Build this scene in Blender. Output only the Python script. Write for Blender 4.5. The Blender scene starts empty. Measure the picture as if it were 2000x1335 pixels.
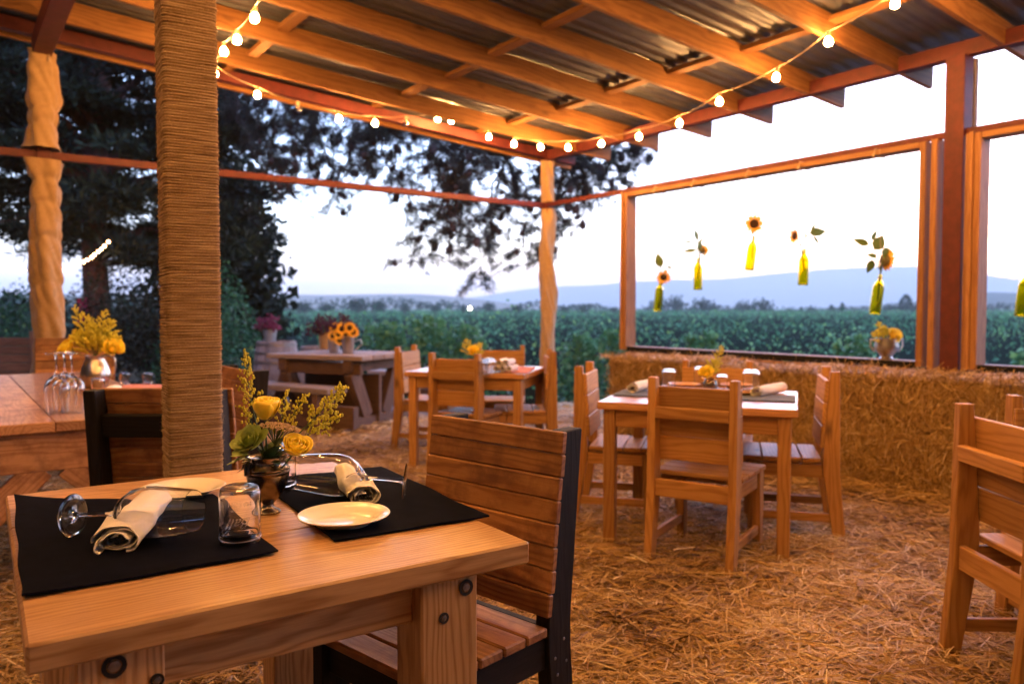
import bpy, math, random
import numpy as np
from mathutils import Vector, Matrix
R = math.radians
sc = bpy.context.scene
# ------------------------------------------------------------------ camera, sky, sun, exposure
F, HC = 1520.0, 1.235
PITCH = math.atan(62.5 / F)
cd = bpy.data.cameras.new('camera'); cam = bpy.data.objects.new('camera', cd)
sc.collection.objects.link(cam); sc.camera = cam
cd.sensor_width = 36; cd.lens = F / 2000 * 36; cd.clip_start = .05; cd.clip_end = 20000
cam.location = (0, 0, HC); cam.rotation_euler = (math.pi/2 - PITCH, 0, 0)
cd.dof.use_dof = True; cd.dof.focus_distance = 1.8; cd.dof.aperture_fstop = 3.2
SUN_EL, SUN_ROT = R(3.5), R(32)
world = bpy.data.worlds.new('World'); sc.world = world; world.use_nodes = True
wt = world.node_tree; wt.nodes.clear()
sky = wt.nodes.new('ShaderNodeTexSky'); sky.sky_type = 'NISHITA'; sky.sun_disc = False
sky.sun_elevation = SUN_EL; sky.sun_rotation = SUN_ROT; sky.altitude = 300; sky.air_density = 1.0; sky.dust_density = .3; sky.ozone_density = 2.6
bal = wt.nodes.new('ShaderNodeVectorMath'); bal.operation = 'MULTIPLY'; bal.inputs[1].default_value = (1.17, .865, 1.0)
bg = wt.nodes.new('ShaderNodeBackground'); bg.inputs[1].default_value = .15
wo = wt.nodes.new('ShaderNodeOutputWorld')
wt.links.new(sky.outputs[0], bal.inputs[0]); wt.links.new(bal.outputs[0], bg.inputs[0]); wt.links.new(bg.outputs[0], wo.inputs[0])
sl = bpy.data.lights.new('sun', 'SUN'); sl.energy = .02; sl.angle = R(12); sl.color = (1, .8, .65)
so = bpy.data.objects.new('sun', sl); sc.collection.objects.link(so)
# direction to the sun for a given sky rotation
sd = Vector((math.sin(SUN_ROT) * math.cos(SUN_EL), math.cos(SUN_ROT) * math.cos(SUN_EL), math.sin(SUN_EL)))
so.rotation_euler = (-sd).to_track_quat('-Z', 'Y').to_euler()
BULB = 37.0
sc.view_settings.view_transform = 'Standard'; sc.view_settings.look = 'None'
sc.view_settings.exposure = 4.5; sc.view_settings.gamma = 1.0; sc.view_settings.use_curve_mapping = False
cy = sc.cycles
cy.use_denoising = True; cy.max_bounces = 12; cy.diffuse_bounces = 4; cy.glossy_bounces = 4; cy.transmission_bounces = 12
cy.transparent_max_bounces = 12; cy.volume_bounces = 0; cy.sample_clamp_indirect = 6; cy.caustics_reflective = False; cy.caustics_refractive = True
cy.use_light_tree = True
rng = np.random.default_rng(7); random.seed(7)
COL = sc.collection

# ------------------------------------------------------------------ helpers
def ray(px, py):
    u = (px - 1000) / F; v = (667.5 - py) / F
    return Vector((u, math.cos(PITCH) + v * math.sin(PITCH), -math.sin(PITCH) + v * math.cos(PITCH)))
def P(px, py, z):
    r = ray(px, py); t = (z - HC) / r.z; return r * t + Vector((0, 0, HC))
def PY(px, py, Y):
    r = ray(px, py); t = Y / r.y; return r * t + Vector((0, 0, HC))
CN = Vector((.44, 9.6, 0)); NN = Vector((.807, .59, 0)).normalized(); WW = Vector((.59, -.807, 0)).normalized()
def W(a, b, z=0): # pavilion coordinates: a = in from the window wall, b = from the far corner towards the viewer
    return CN + WW * b - NN * a + Vector((0, 0, z))
def PA(px, py, a):
    r = ray(px, py); o = Vector((0, 0, HC)); t = (NN.dot(CN) - a - NN.dot(o)) / NN.dot(r); return o + r * t
def PB(px, py, b):
    r = ray(px, py); o = Vector((0, 0, HC)); t = (WW.dot(CN) + b - WW.dot(o)) / WW.dot(r); return o + r * t

def link(o, parent=None):
    COL.objects.link(o)
    if parent: o.parent = parent
    return o
def tag(o, label=None, cat=None, group=None, kind=None):
    if label: o['label'] = label
    if cat: o['category'] = cat
    if group: o['group'] = group
    if kind: o['kind'] = kind
    return o
def empty(name, loc=(0, 0, 0), rz=0, label=None, cat=None, group=None):
    o = bpy.data.objects.new(name, None); COL.objects.link(o); o.location = loc; o.rotation_euler = (0, 0, rz); o.empty_display_size = .1
    return tag(o, label, cat, group)
def children(o): return [c for c in bpy.data.objects if c.parent == o]
def copy_tree(o, kids, parent=None):
    c = o.copy(); COL.objects.link(c); c.parent = parent
    for ch in kids.get(o.name, ()): copy_tree(ch, kids, c)
    return c
def kidmap():
    k = {}
    for o in bpy.data.objects:
        if o.parent: k.setdefault(o.parent.name, []).append(o)
    return k

class MB:
    def __init__(s): s.v = []; s.f = []
    def add(s, V, Fc, M=None):
        b = len(s.v)
        for p in V:
            p = Vector(p); s.v.append(tuple(M @ p) if M else tuple(p))
        s.f += [tuple(i + b for i in f) for f in Fc]; return s
    def box(s, c, d, M=None, ch=.0):
        V, Fc = cham(d[0], d[1], d[2], ch) if ch else cube(*d)
        return s.add([(x + c[0], y + c[1], z + c[2]) for x, y, z in V], Fc, M)
    def tube(s, pts, r, n=6, cap=True, M=None):
        pts = [Vector(p) for p in pts]; rr = r if hasattr(r, '__len__') else [r] * len(pts); V = []; Fc = []
        up = Vector((0, 0, 1)); T0 = (pts[1] - pts[0]).normalized()
        if abs(T0.z) > .9: up = Vector((1, 0, 0))
        A = T0.cross(up).normalized()
        for i, p in enumerate(pts):
            T = (pts[min(i + 1, len(pts) - 1)] - pts[max(i - 1, 0)]).normalized()
            A = (A - T * A.dot(T))
            if A.length < 1e-5: A = T.orthogonal()
            A.normalize(); B = T.cross(A)
            for k in range(n):
                t = 2 * math.pi * k / n; V.append(p + (A * math.cos(t) + B * math.sin(t)) * rr[i])
        for i in range(len(pts) - 1):
            for k in range(n): Fc.append((i*n+k, i*n+(k+1) % n, (i+1)*n+(k+1) % n, (i+1)*n+k))
        if cap: Fc.append(tuple(range(n - 1, -1, -1))); Fc.append(tuple((len(pts)-1)*n + k for k in range(n)))
        return s.add(V, Fc, M)
    def lathe(s, prof, n=32, M=None, closed=False, caps=False):
        V = []; Fc = []
        for (r, z) in prof:
            for k in range(n):
                t = 2*math.pi*k/n; V.append((r*math.cos(t), r*math.sin(t), z))
        m = len(prof); rings = m if closed else m - 1
        for i in range(rings):
            j = (i + 1) % m
            for k in range(n): Fc.append((i*n+k, i*n+(k+1) % n, j*n+(k+1) % n, j*n+k))
        if not closed:
            if caps and prof[0][0] > 1e-6: Fc.append(tuple(range(n - 1, -1, -1)))
            if caps and prof[-1][0] > 1e-6: Fc.append(tuple((m-1)*n + k for k in range(n)))
        return s.add(V, Fc, M)
    def ball(s, c, r, n=8, m=5, M=None):
        pr = [(max(1e-7, math.sin(math.pi*i/m)) , -math.cos(math.pi*i/m)) for i in range(m + 1)]
        rx = r if hasattr(r, '__len__') else (r, r, r); V = []; Fc = []
        for (q, z) in pr:
            for k in range(n):
                t = 2*math.pi*k/n; V.append((c[0]+q*math.cos(t)*rx[0], c[1]+q*math.sin(t)*rx[1], c[2]+z*rx[2]))
        for i in range(m):
            for k in range(n): Fc.append((i*n+k, i*n+(k+1) % n, (i+1)*n+(k+1) % n, (i+1)*n+k))
        return s.add(V, Fc, M)
    def build(s, name, mat, parent=None, smooth=True, weld=False):
        me = bpy.data.meshes.new(name); me.from_pydata(s.v, [], s.f); me.materials.append(mat)
        if smooth:
            me.polygons.foreach_set('use_smooth', [True] * len(me.polygons))
        me.update()
        if smooth and len(me.polygons) < 60000: me.set_sharp_from_angle(angle=.75)
        return link(bpy.data.objects.new(name, me), parent)
def cube(x, y, z):
    x, y, z = x/2, y/2, z/2
    return [(-x,-y,-z),(x,-y,-z),(x,y,-z),(-x,y,-z),(-x,-y,z),(x,-y,z),(x,y,z),(-x,y,z)], [(0,3,2,1),(4,5,6,7),(0,1,5,4),(1,2,6,5),(2,3,7,6),(3,0,4,7)]
def cham(x, y, z, c):
    x, y, z = x/2, y/2, z/2; c = min(c, x*.49, y*.49, z*.49); V = []; idx = {}
    for sx in (-1, 1):
        for sy in (-1, 1):
            for sz in (-1, 1):
                for ax, q in ((0, (x, y-c, z-c)), (1, (x-c, y, z-c)), (2, (x-c, y-c, z))):
                    idx[(sx, sy, sz, ax)] = len(V); V.append((sx*q[0], sy*q[1], sz*q[2]))
    Fc = []
    for s in (-1, 1):
        for ax in range(3):
            o = [a for a in range(3) if a != ax]; q = []
            for u, v in ((-1, -1), (1, -1), (1, 1), (-1, 1)):
                k = [0, 0, 0]; k[ax] = s; k[o[0]] = u; k[o[1]] = v; q.append(idx[(k[0], k[1], k[2], ax)])
            Fc.append(q)
    for ax in range(3):
        o = [a for a in range(3) if a != ax]
        for u in (-1, 1):
            for v in (-1, 1):
                q = []
                for s, aa in ((-1, o[0]), (-1, o[1]), (1, o[1]), (1, o[0])):
                    k = [0, 0, 0]; k[ax] = s; k[o[0]] = u; k[o[1]] = v; q.append(idx[(k[0], k[1], k[2], aa)])
                Fc.append(q)
    for sx in (-1, 1):
        for sy in (-1, 1):
            for sz in (-1, 1): Fc.append([idx[(sx, sy, sz, a)] for a in range(3)])
    out = []
    for f in Fc: # outward winding
        a, b, c_ = (Vector(V[f[i]]) for i in range(3)); m = sum((Vector(V[i]) for i in f), Vector()) / len(f)
        out.append(tuple(f) if (b - a).cross(c_ - b).dot(m) > 0 else tuple(reversed(f)))
    return V, out
_bm = {}; MT_ = {}
def board(name, p0, p1, w, t, mat, parent=None, up=(0, 0, 1), ch=.003):
    """a sawn board: own object, local X along its length, Z along 'up' (thickness t), Y across (width w)"""
    p0, p1 = Vector(p0), Vector(p1); X = (p1 - p0); L = X.length; X.normalize(); Z = Vector(up); Z = (Z - X*Z.dot(X)).normalized(); Y = Z.cross(X)
    key = (round(L, 4), round(w, 4), round(t, 4), ch, mat.name)
    if key not in _bm:
        me = bpy.data.meshes.new(name); V, Fc = cham(L, w, t, ch); me.from_pydata(V, [], Fc); me.materials.append(mat); me.update(); _bm[key] = me
    o = link(bpy.data.objects.new(name, _bm[key]), parent)
    M = Matrix((X, Y, Z)).transposed().to_4x4(); M.translation = (p0 + p1) / 2; o.matrix_local = M; MT_[o.name] = M
    return o
def extrude_poly(name, poly, x0, x1, mat, parent):
    """profile in (y,z) extruded along x; made with local X along z so the grain runs up the leg"""
    n = len(poly); mb = MB()
    V = [(z, x0, y) for y, z in poly] + [(z, x1, y) for y, z in poly]
    Fc = [tuple(range(n)), tuple(range(2*n-1, n-1, -1))] + [(i, n+i, n+(i+1) % n, (i+1) % n) for i in range(n)]
    mb.add(V, Fc); o = mb.build(name, mat, parent, smooth=False)
    me = o.data
    import bmesh
    bm = bmesh.new(); bm.from_mesh(me); bmesh.ops.recalc_face_normals(bm, faces=bm.faces)
    bmesh.ops.bevel(bm, geom=list(bm.edges), offset=.003, segments=1, affect='EDGES'); bm.to_mesh(me); bm.free()
    # local (X=z, Y=x, Z=y)
    o.matrix_local = Matrix(((0, 1, 0, 0), (0, 0, 1, 0), (1, 0, 0, 0), (0, 0, 0, 1)))
    return o
def np_mesh(name, V, Fc, mat, parent=None, tint=None, smooth=False):
    me = bpy.data.meshes.new(name); V = np.asarray(V, np.float32).reshape(-1, 3); Fc = np.asarray(Fc, np.int32); m, k = Fc.shape
    me.vertices.add(len(V)); me.vertices.foreach_set('co', V.ravel()); me.loops.add(m*k); me.loops.foreach_set('vertex_index', Fc.ravel())
    me.polygons.add(m); me.polygons.foreach_set('loop_start', np.arange(0, m*k, k, dtype=np.int32))
    try: me.polygons.foreach_set('loop_total', np.full(m, k, np.int32))
    except Exception: pass
    if smooth: me.polygons.foreach_set('use_smooth', np.ones(m, bool))
    if tint is not None:
        at = me.attributes.new('tint', 'FLOAT', 'POINT'); at.data.foreach_set('value', np.asarray(tint, np.float32).ravel())
    me.materials.append(mat); me.update(calc_edges=True); me.validate()
    return link(bpy.data.objects.new(name, me), parent)
def unit(a): return a / (np.linalg.norm(a, axis=-1, keepdims=True) + 1e-9)
def leaf_arr(C, S, aspect=.6, up=.3, r=rng):
    """kite shaped leaves round centres C with sizes S"""
    n = len(C); A = unit(r.normal(size=(n, 3))); N = unit(r.normal(size=(n, 3)) + np.array([0, 0, up])); B = unit(np.cross(N, A)); A = np.cross(B, N)
    S = np.asarray(S).reshape(-1, 1); h = aspect/2
    V = np.stack([C - A*S*.5, C + B*S*h - A*S*.05 + N*S*.08, C + A*S*.5, C - B*S*h - A*S*.05 + N*S*.08], 1)
    return V.reshape(-1, 3), np.arange(n*4).reshape(n, 4)
def needle_arr(C, D, S, Wd):
    n = len(C); S = np.asarray(S).reshape(-1, 1); Wd = np.asarray(Wd).reshape(-1, 1); B = unit(np.cross(D, rng.normal(size=(n, 3))))
    V = np.stack([C, C + D*S*.55 + B*Wd*.5, C + D*S, C + D*S*.55 - B*Wd*.5], 1)
    return V.reshape(-1, 3), np.arange(n*4).reshape(n, 4)
def strand_arr(C, D, S, Wd, bend=.12, nrm=None):
    n = len(C); S = np.asarray(S).reshape(-1, 1); Wd = np.asarray(Wd).reshape(-1, 1)
    up = np.tile(np.array([0, 0, 1.]), (n, 1)) if nrm is None else nrm
    B = unit(np.cross(D, up + .5*rng.normal(size=(n, 3)))); K = unit(rng.normal(size=(n, 3))) * S * bend
    a, b, c = C - D*S*.5, C + K, C + D*S*.5
    V = np.stack([a - B*Wd*.5, a + B*Wd*.5, b - B*Wd*.5, b + B*Wd*.5, c - B*Wd*.4, c + B*Wd*.4], 1).reshape(-1, 3)
    i = np.arange(n)[:, None]*6; Fc = np.concatenate([i + np.array([[0, 1, 3, 2]]), i + np.array([[2, 3, 5, 4]])], 1).reshape(-1, 4)
    return V, Fc
def cat_arr(parts):
    Vs, Fs, o = [], [], 0
    for V, Fc in parts: Vs.append(V); Fs.append(Fc + o); o += len(V)
    return np.concatenate(Vs), np.concatenate(Fs)

# ------------------------------------------------------------------ materials
def newmat(name):
    m = bpy.data.materials.new(name); m.use_nodes = True; return m, m.node_tree, m.node_tree.nodes['Principled BSDF']
def nd(nt, typ, **kw):
    n = nt.nodes.new('ShaderNode' + typ)
    ins = kw.pop('i', {})
    for k, v in kw.items(): setattr(n, k, v)
    for k, v in ins.items():
        if isinstance(v, bpy.types.NodeSocket): nt.links.new(v, n.inputs[k])
        else: n.inputs[k].default_value = v
    return n
def c4(c): return (c[0], c[1], c[2], 1)
def ramp(nt, fac, stops):
    n = nt.nodes.new('ShaderNodeValToRGB'); nt.links.new(fac, n.inputs[0]); e = n.color_ramp.elements
    e[0].position, e[0].color = stops[0][0], c4(stops[0][1]); e[1].position, e[1].color = stops[-1][0], c4(stops[-1][1])
    for p, c in stops[1:-1]:
        x = e.new(p); x.color = c4(c)
    return n.outputs[0]
def mixc(nt, fac, a, b, mode='MIX'):
    n = nt.nodes.new('ShaderNodeMix'); n.data_type = 'RGBA'; n.blend_type = mode
    for s, v in ((0, fac), (6, a), (7, b)):
        if isinstance(v, bpy.types.NodeSocket): nt.links.new(v, n.inputs[s])
        else: n.inputs[s].default_value = v if not isinstance(v, tuple) else c4(v)
    return n.outputs[2]
def math_(nt, op, a, b=0.0, c=0.0):
    n = nt.nodes.new('ShaderNodeMath'); n.operation = op
    for s, v in enumerate((a, b, c)):
        if isinstance(v, bpy.types.NodeSocket): nt.links.new(v, n.inputs[s])
        else: n.inputs[s].default_value = v
    return n.outputs[0]
def bump(nt, p, h, s=.3, d=.002):
    b = nd(nt, 'Bump', i={'Strength': s, 'Distance': d, 'Height': h}); nt.links.new(b.outputs[0], p.inputs['Normal']); return b
def wood(name, light, dark, rough=.5, ring=55, bstr=.35, knots=.5, stain=None, spec=.4, coat=0):
    m, nt, p = newmat(name)
    tc = nd(nt, 'TexCoord').outputs['Object']; rnd = nd(nt, 'ObjectInfo').outputs['Random']
    off = nd(nt, 'CombineXYZ', i={'X': math_(nt, 'MULTIPLY', rnd, 37.), 'Y': math_(nt, 'MULTIPLY_ADD', rnd, 3.1, -1.4), 'Z': math_(nt, 'MULTIPLY', rnd, 7.7)}).outputs[0]
    v = nd(nt, 'VectorMath', operation='ADD', i={0: tc, 1: off}).outputs[0]
    vs = nd(nt, 'Mapping', i={'Vector': v, 'Scale': (1.1, 7, 7)}).outputs[0]
    n1 = nd(nt, 'TexNoise', i={'Vector': vs, 'Scale': 1.3, 'Detail': 3.0, 'Roughness': .55})
    # growth rings round an off-centre heart
    sx = nd(nt, 'SeparateXYZ', i={'Vector': tc})
    cy_ = math_(nt, 'ADD', sx.outputs['Y'], math_(nt, 'MULTIPLY_ADD', rnd, .34, -.17))
    cz_ = math_(nt, 'ADD', sx.outputs['Z'], math_(nt, 'MULTIPLY_ADD', rnd, .08, .03))
    rr = math_(nt, 'SQRT', math_(nt, 'ADD', math_(nt, 'MULTIPLY', cy_, cy_), math_(nt, 'MULTIPLY', cz_, cz_)))
    rr = math_(nt, 'MULTIPLY_ADD', n1.outputs[0], .11, rr)
    band = math_(nt, 'MULTIPLY_ADD', math_(nt, 'SINE', math_(nt, 'MULTIPLY', rr, ring*6.28)), .5, .5)
    band = math_(nt, 'POWER', band, 2.2)
    vf = nd(nt, 'Mapping', i={'Vector': v, 'Scale': (4, 90, 90)}).outputs[0]
    fib = nd(nt, 'TexNoise', i={'Vector': vf, 'Scale': 3.0, 'Detail': 4.0, 'Roughness': .7}).outputs[0]
    big = nd(nt, 'TexNoise', i={'Vector': v, 'Scale': 4.0, 'Detail': 2.0}).outputs[0]
    f = math_(nt, 'ADD', math_(nt, 'MULTIPLY', band, .55), math_(nt, 'MULTIPLY_ADD', fib, .95, -.34), )
    f = math_(nt, 'MULTIPLY_ADD', big, .35, math_(nt, 'ADD', f, -.16))
    col = ramp(nt, f, [(.05, light), (.5, tuple(.5*(a+b) for a, b in zip(light, dark))), (1., dark)])
    tone = math_(nt, 'MULTIPLY_ADD', rnd, .45, .78)
    col = mixc(nt, 1.0, col, nd(nt, 'CombineXYZ', i={0: tone, 1: tone, 2: tone}).outputs[0], 'MULTIPLY')
    hgt = math_(nt, 'MULTIPLY_ADD', fib, .8, math_(nt, 'MULTIPLY', band, .3))
    if knots:
        vk = nd(nt, 'Mapping', i={'Vector': v, 'Scale': (2.3, 5.5, 5.5)}).outputs[0]
        vk = nd(nt, 'VectorMath', operation='ADD', i={0: vk, 1: nd(nt, 'VectorMath', operation='SCALE', i={0: nd(nt, 'TexNoise', i={'Vector': v, 'Scale': 14.}).outputs['Color'], 'Scale': .12}).outputs[0]}).outputs[0]
        vo = nd(nt, 'TexVoronoi', i={'Vector': vk, 'Scale': 1.0}); dd = vo.outputs['Distance']
        k = ramp(nt, dd, [(.035, (1, 1, 1)), (.085, (.55, .55, .55)), (.17, (0, 0, 0))])
        k = math_(nt, 'MULTIPLY', k, knots)
        col = mixc(nt, k, col, tuple(c*.22 for c in dark))
    if stain:
        st = nd(nt, 'TexNoise', i={'Vector': v, 'Scale': 9.0, 'Detail': 5.0, 'Roughness': .65}).outputs[0]
        sm = ramp(nt, st, [(.46, (0, 0, 0)), (.66, (1, 1, 1))])
        col = mixc(nt, math_(nt, 'MULTIPLY', sm, .7), col, stain)
    nt.links.new(col, p.inputs['Base Color'])
    ro = math_(nt, 'MULTIPLY_ADD', fib, .25, rough - .1); nt.links.new(ro, p.inputs['Roughness'])
    p.inputs['Specular IOR Level'].default_value = spec
    if coat: p.inputs['Coat Weight'].default_value = coat; p.inputs['Coat Roughness'].default_value = .22
    bump(nt, p, hgt, bstr, .0015)
    return m
def plain(name, col, rough=.6, metal=0, noise=.15, scale=20, bstr=.1, spec=.5, bd=.002, **kw):
    m, nt, p = newmat(name)
    tc = nd(nt, 'TexCoord').outputs['Object']; n = nd(nt, 'TexNoise', i={'Vector': tc, 'Scale': float(scale), 'Detail': 5.0, 'Roughness': .6}).outputs[0]
    a = tuple(c*(1-noise) for c in col); b = tuple(min(1, c*(1+noise)) for c in col)
    nt.links.new(ramp(nt, n, [(.3, a), (.7, b)]), p.inputs['Base Color'])
    p.inputs['Roughness'].default_value = rough; p.inputs['Metallic'].default_value = metal; p.inputs['Specular IOR Level'].default_value = spec
    if bstr: bump(nt, p, n, bstr, bd)
    for k, v in kw.items(): p.inputs[k.replace('_', ' ')].default_value = v
    return m
def tinted(name, stops, rough=.7, trans=0, spec=.3):
    """colour from the per-leaf / per-straw attribute 'tint'"""
    m, nt, p = newmat(name); a = nd(nt, 'Attribute', attribute_name='tint').outputs['Fac']
    col = ramp(nt, a, stops); nt.links.new(col, p.inputs['Base Color']); p.inputs['Roughness'].default_value = rough; p.inputs['Specular IOR Level'].default_value = spec
    if trans:
        t = nd(nt, 'BsdfTranslucent', i={'Color': col}); mx = nd(nt, 'MixShader', i={0: trans, 1: p.outputs[0], 2: t.outputs[0]})
        nt.links.new(mx.outputs[0], nt.nodes['Material Output'].inputs[0])
    return m
def glassm(name, col=(1, 1, 1), rough=0., ior=1.45):
    m, nt, p = newmat(name); p.inputs['Base Color'].default_value = c4(col); p.inputs['Roughness'].default_value = rough
    p.inputs['Transmission Weight'].default_value = 1; p.inputs['IOR'].default_value = ior; return m
def emit(name, col, s):
    m, nt, p = newmat(name); p.inputs['Base Color'].default_value = c4(col); p.inputs['Emission Color'].default_value = c4(col); p.inputs['Emission Strength'].default_value = s; return m

M_pine = wood('pine_chair_wood', (.47, .250, .085), (.29, .125, .035), rough=.48, ring=48, knots=.75)
M_table = wood('varnished_table_wood', (.62, .37, .165), (.29, .125, .038), rough=.36, ring=70, bstr=.3, knots=.35, coat=.12)
M_ptop = wood('pine_table_wood', (.52, .27, .11), (.36, .16, .06), rough=.27, ring=55, knots=.4, coat=.6)
M_raft = wood('rafter_wood', (.27, .125, .036), (.15, .055, .015), rough=.65, ring=38, knots=.6)
M_pallet = wood('reclaimed_board_wood', (.40, .19, .07), (.20, .07, .022), rough=.5, ring=55, knots=.9, stain=(.10, .035, .02), bstr=.5)
M_black = wood('charred_black_wood', (.012, .010, .011), (.005, .004, .005), rough=.6, spec=.2, ring=60, knots=0, bstr=.6)
M_frame = wood('window_frame_wood', (.38, .19, .075), (.24, .10, .038), rough=.55, ring=45, knots=.4)
M_grey = wood('weathered_grey_wood', (.30, .24, .22), (.14, .10, .09), rough=.7, ring=60, knots=.4, bstr=.7)
M_darkw = wood('dark_weathered_wood', (.16, .09, .06), (.06, .03, .02), rough=.7, ring=60, knots=.4, bstr=.7)
M_farm = wood('farm_table_wood', (.50, .27, .13), (.30, .13, .055), rough=.42, ring=60, knots=.7, stain=(.16, .06, .03), coat=.15)
M_red = plain('red_oxide_paint', (.10, .013, .010), .6, noise=.3, scale=14, bstr=.15)
M_steel = plain('galvanised_sheet', (.125, .13, .145), .50, metal=.7, noise=.2, scale=3, bstr=0)
M_bolt = plain('dull_bolt_steel', (.25, .22, .2), .45, metal=.9, noise=.3, scale=80)
M_dark = plain('recess_shade', (.015, .01, .008), .8)
M_rope = None
def ropemat():
    m, nt, p = newmat('jute_rope'); tc = nd(nt, 'TexCoord').outputs['Object']
    v = nd(nt, 'Mapping', i={'Vector': tc, 'Scale': (1, 1, 1.6), 'Rotation': (0, .5, 0)}).outputs[0]
    n = nd(nt, 'TexNoise', i={'Vector': v, 'Scale': 260., 'Detail': 3.0}).outputs[0]; b = nd(nt, 'TexNoise', i={'Vector': nd(nt, 'Mapping', i={'Vector': tc, 'Scale': (1, 1, 14)}).outputs[0], 'Scale': 9., 'Detail': 4.}).outputs[0]
    f = math_(nt, 'MULTIPLY_ADD', b, .8, math_(nt, 'MULTIPLY', n, .5))
    nt.links.new(ramp(nt, f, [(.35, (.09, .055, .028)), (.6, (.27, .175, .095)), (.85, (.46, .33, .20))]), p.inputs['Base Color']); p.inputs['Roughness'].default_value = .9
    p.inputs['Specular IOR Level'].default_value = .1; bump(nt, p, n, .6, .002); return m
M_rope = ropemat()
def clothmat(name, col, scale=500, noise=.2, bs=.5, sheen=.3):
    m, nt, p = newmat(name); tc = nd(nt, 'TexCoord').outputs['Object']
    w1 = nd(nt, 'TexWave', i={'Vector': tc, 'Scale': scale/6.28, 'Distortion': 1.5, 'Detail': 2.0}, bands_direction='X').outputs['Fac']
    w2 = nd(nt, 'TexWave', i={'Vector': tc, 'Scale': scale/6.28, 'Distortion': 1.5, 'Detail': 2.0}, bands_direction='Y').outputs['Fac']
    h = math_(nt, 'MULTIPLY', w1, w2); b = nd(nt, 'TexNoise', i={'Vector': tc, 'Scale': 26., 'Detail': 8., 'Roughness': .7}).outputs[0]
    f = math_(nt, 'MULTIPLY_ADD', h, .5, math_(nt, 'MULTIPLY', b, .6))
    nt.links.new(ramp(nt, f, [(.2, tuple(c*(1-noise) for c in col)), (.8, tuple(min(1, c*(1+noise)) for c in col))]), p.inputs['Base Color'])
    p.inputs['Roughness'].default_value = .9; p.inputs['Sheen Weight'].default_value = sheen; p.inputs['Specular IOR Level'].default_value = .15; bump(nt, p, h, bs, .0008); return m
M_navy = clothmat('navy_denim', (.0040, .0052, .0140), 1000, .75, .6, .0); M_navy.node_tree.nodes['Principled BSDF'].inputs['Specular IOR Level'].default_value = .04
M_bluecloth = clothmat('blue_denim', (.05, .07, .10), 900, .3)
M_orange = clothmat('orange_cloth', (.62, .16, .09), 900, .2)
M_napkin = clothmat('ivory_napkin', (.88, .84, .82), 1500, .06, .35)
M_burlap = clothmat('burlap', (.40, .26, .13), 420, .25, .8)
M_china = plain('ivory_china', (.90, .84, .75), .12, noise=.03, scale=8, bstr=0, spec=.6)
M_pewter = plain('aged_pewter', (.22, .18, .15), .27, metal=1, noise=.45, scale=26, bstr=.25)
M_pewter2 = plain('brushed_pewter', (.55, .50, .46), .28, metal=1, noise=.1, scale=30, bstr=.05)
M_tin = plain('galvanised_tin', (.50, .50, .50), .4, metal=.9, noise=.2, scale=30)
M_cutlery = plain('dark_cutlery_steel', (.35, .33, .31), .2, metal=1, noise=.1)
M_glass = glassm('clear_glass'); M_bottle = glassm('olive_bottle_glass', (.80, .65, .02)); M_frost = glassm('frosted_lettering', (.98, .98, .98), .22); M_water = glassm('water', (.95, .9, .55), ior=1.33)
M_bulb = emit('warm_bulb_glow', (1, .46, .13), BULB); M_socket = plain('cream_bulb_socket', (.62, .5, .36), .5); M_deadbulb = glassm('unlit_bulb_glass', (.8, .8, .75), .15)
M_cable = plain('cream_cable', (.42, .3, .2), .6)
M_rose = plain('yellow_rose_petal', (.90, .68, .035), .5, noise=.12, scale=30, bstr=.05, Subsurface_Weight=.15)
M_marig = plain('orange_flower', (.85, .34, .02), .6, noise=.2, scale=60)
M_green = plain('leaf_green', (.055, .105, .028), .5, noise=.4, scale=40)
M_lgreen = plain('sunflower_leaf', (.10, .19, .04), .5, noise=.3, scale=40, bstr=.3)
M_succ = plain('succulent_green', (.33, .42, .10), .42, noise=.28, scale=28, bstr=.1)
M_gold = plain('goldenrod_yellow', (.60, .56, .05), .7, noise=.25, scale=90)
M_yarrow = plain('yarrow_cream', (.62, .47, .30), .8, noise=.25, scale=200)
M_sunp = plain('sunflower_petal', (.90, .48, .03), .6, noise=.15, scale=40)
M_sund = plain('sunflower_disc', (.035, .015, .010), .9, noise=.5, scale=150, bstr=.6, bd=.004)
M_sepal = plain('sunflower_back', (.13, .12, .06), .8, noise=.5, scale=70, bstr=.4)
M_magenta = plain('magenta_flowers', (.16, .012, .045), .8, noise=.4, scale=60); M_plum = plain('plum_flowers', (.05, .008, .022), .8, noise=.4, scale=60)
M_straw = tinted('straw', [(0, (.10, .042, .012)), (.25, (.36, .215, .075)), (.7, (.60, .40, .155)), (1, (.86, .72, .50))], .55, spec=.35)
M_bark = plain('pine_bark', (.10, .045, .035), .9, noise=.5, scale=12, bstr=.9, bd=.02)
M_twig = plain('pine_twig', (.045, .03, .025), .9); M_cone = plain('pine_cone_brown', (.05, .028, .022), .85, noise=.4, scale=40, bstr=.6)
M_needle = tinted('pine_needles', [(0, (.010, .014, .010)), (.6, (.028, .040, .022)), (1, (.055, .075, .035))], .6, .25)
M_bneedle = tinted('backlit_needles', [(0, (.02, .018, .016)), (.6, (.05, .045, .035)), (1, (.08, .085, .05))], .6, .25)
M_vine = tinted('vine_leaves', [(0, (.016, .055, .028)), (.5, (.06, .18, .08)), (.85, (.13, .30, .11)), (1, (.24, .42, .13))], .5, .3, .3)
M_fartree = tinted('far_tree_leaves', [(0, (.014, .026, .018)), (1, (.05, .075, .04))], .7)
M_shrub = tinted('shrub_leaves', [(0, (.006, .010, .008)), (.8, (.022, .035, .020)), (1, (.09, .11, .09))], .6)

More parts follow.
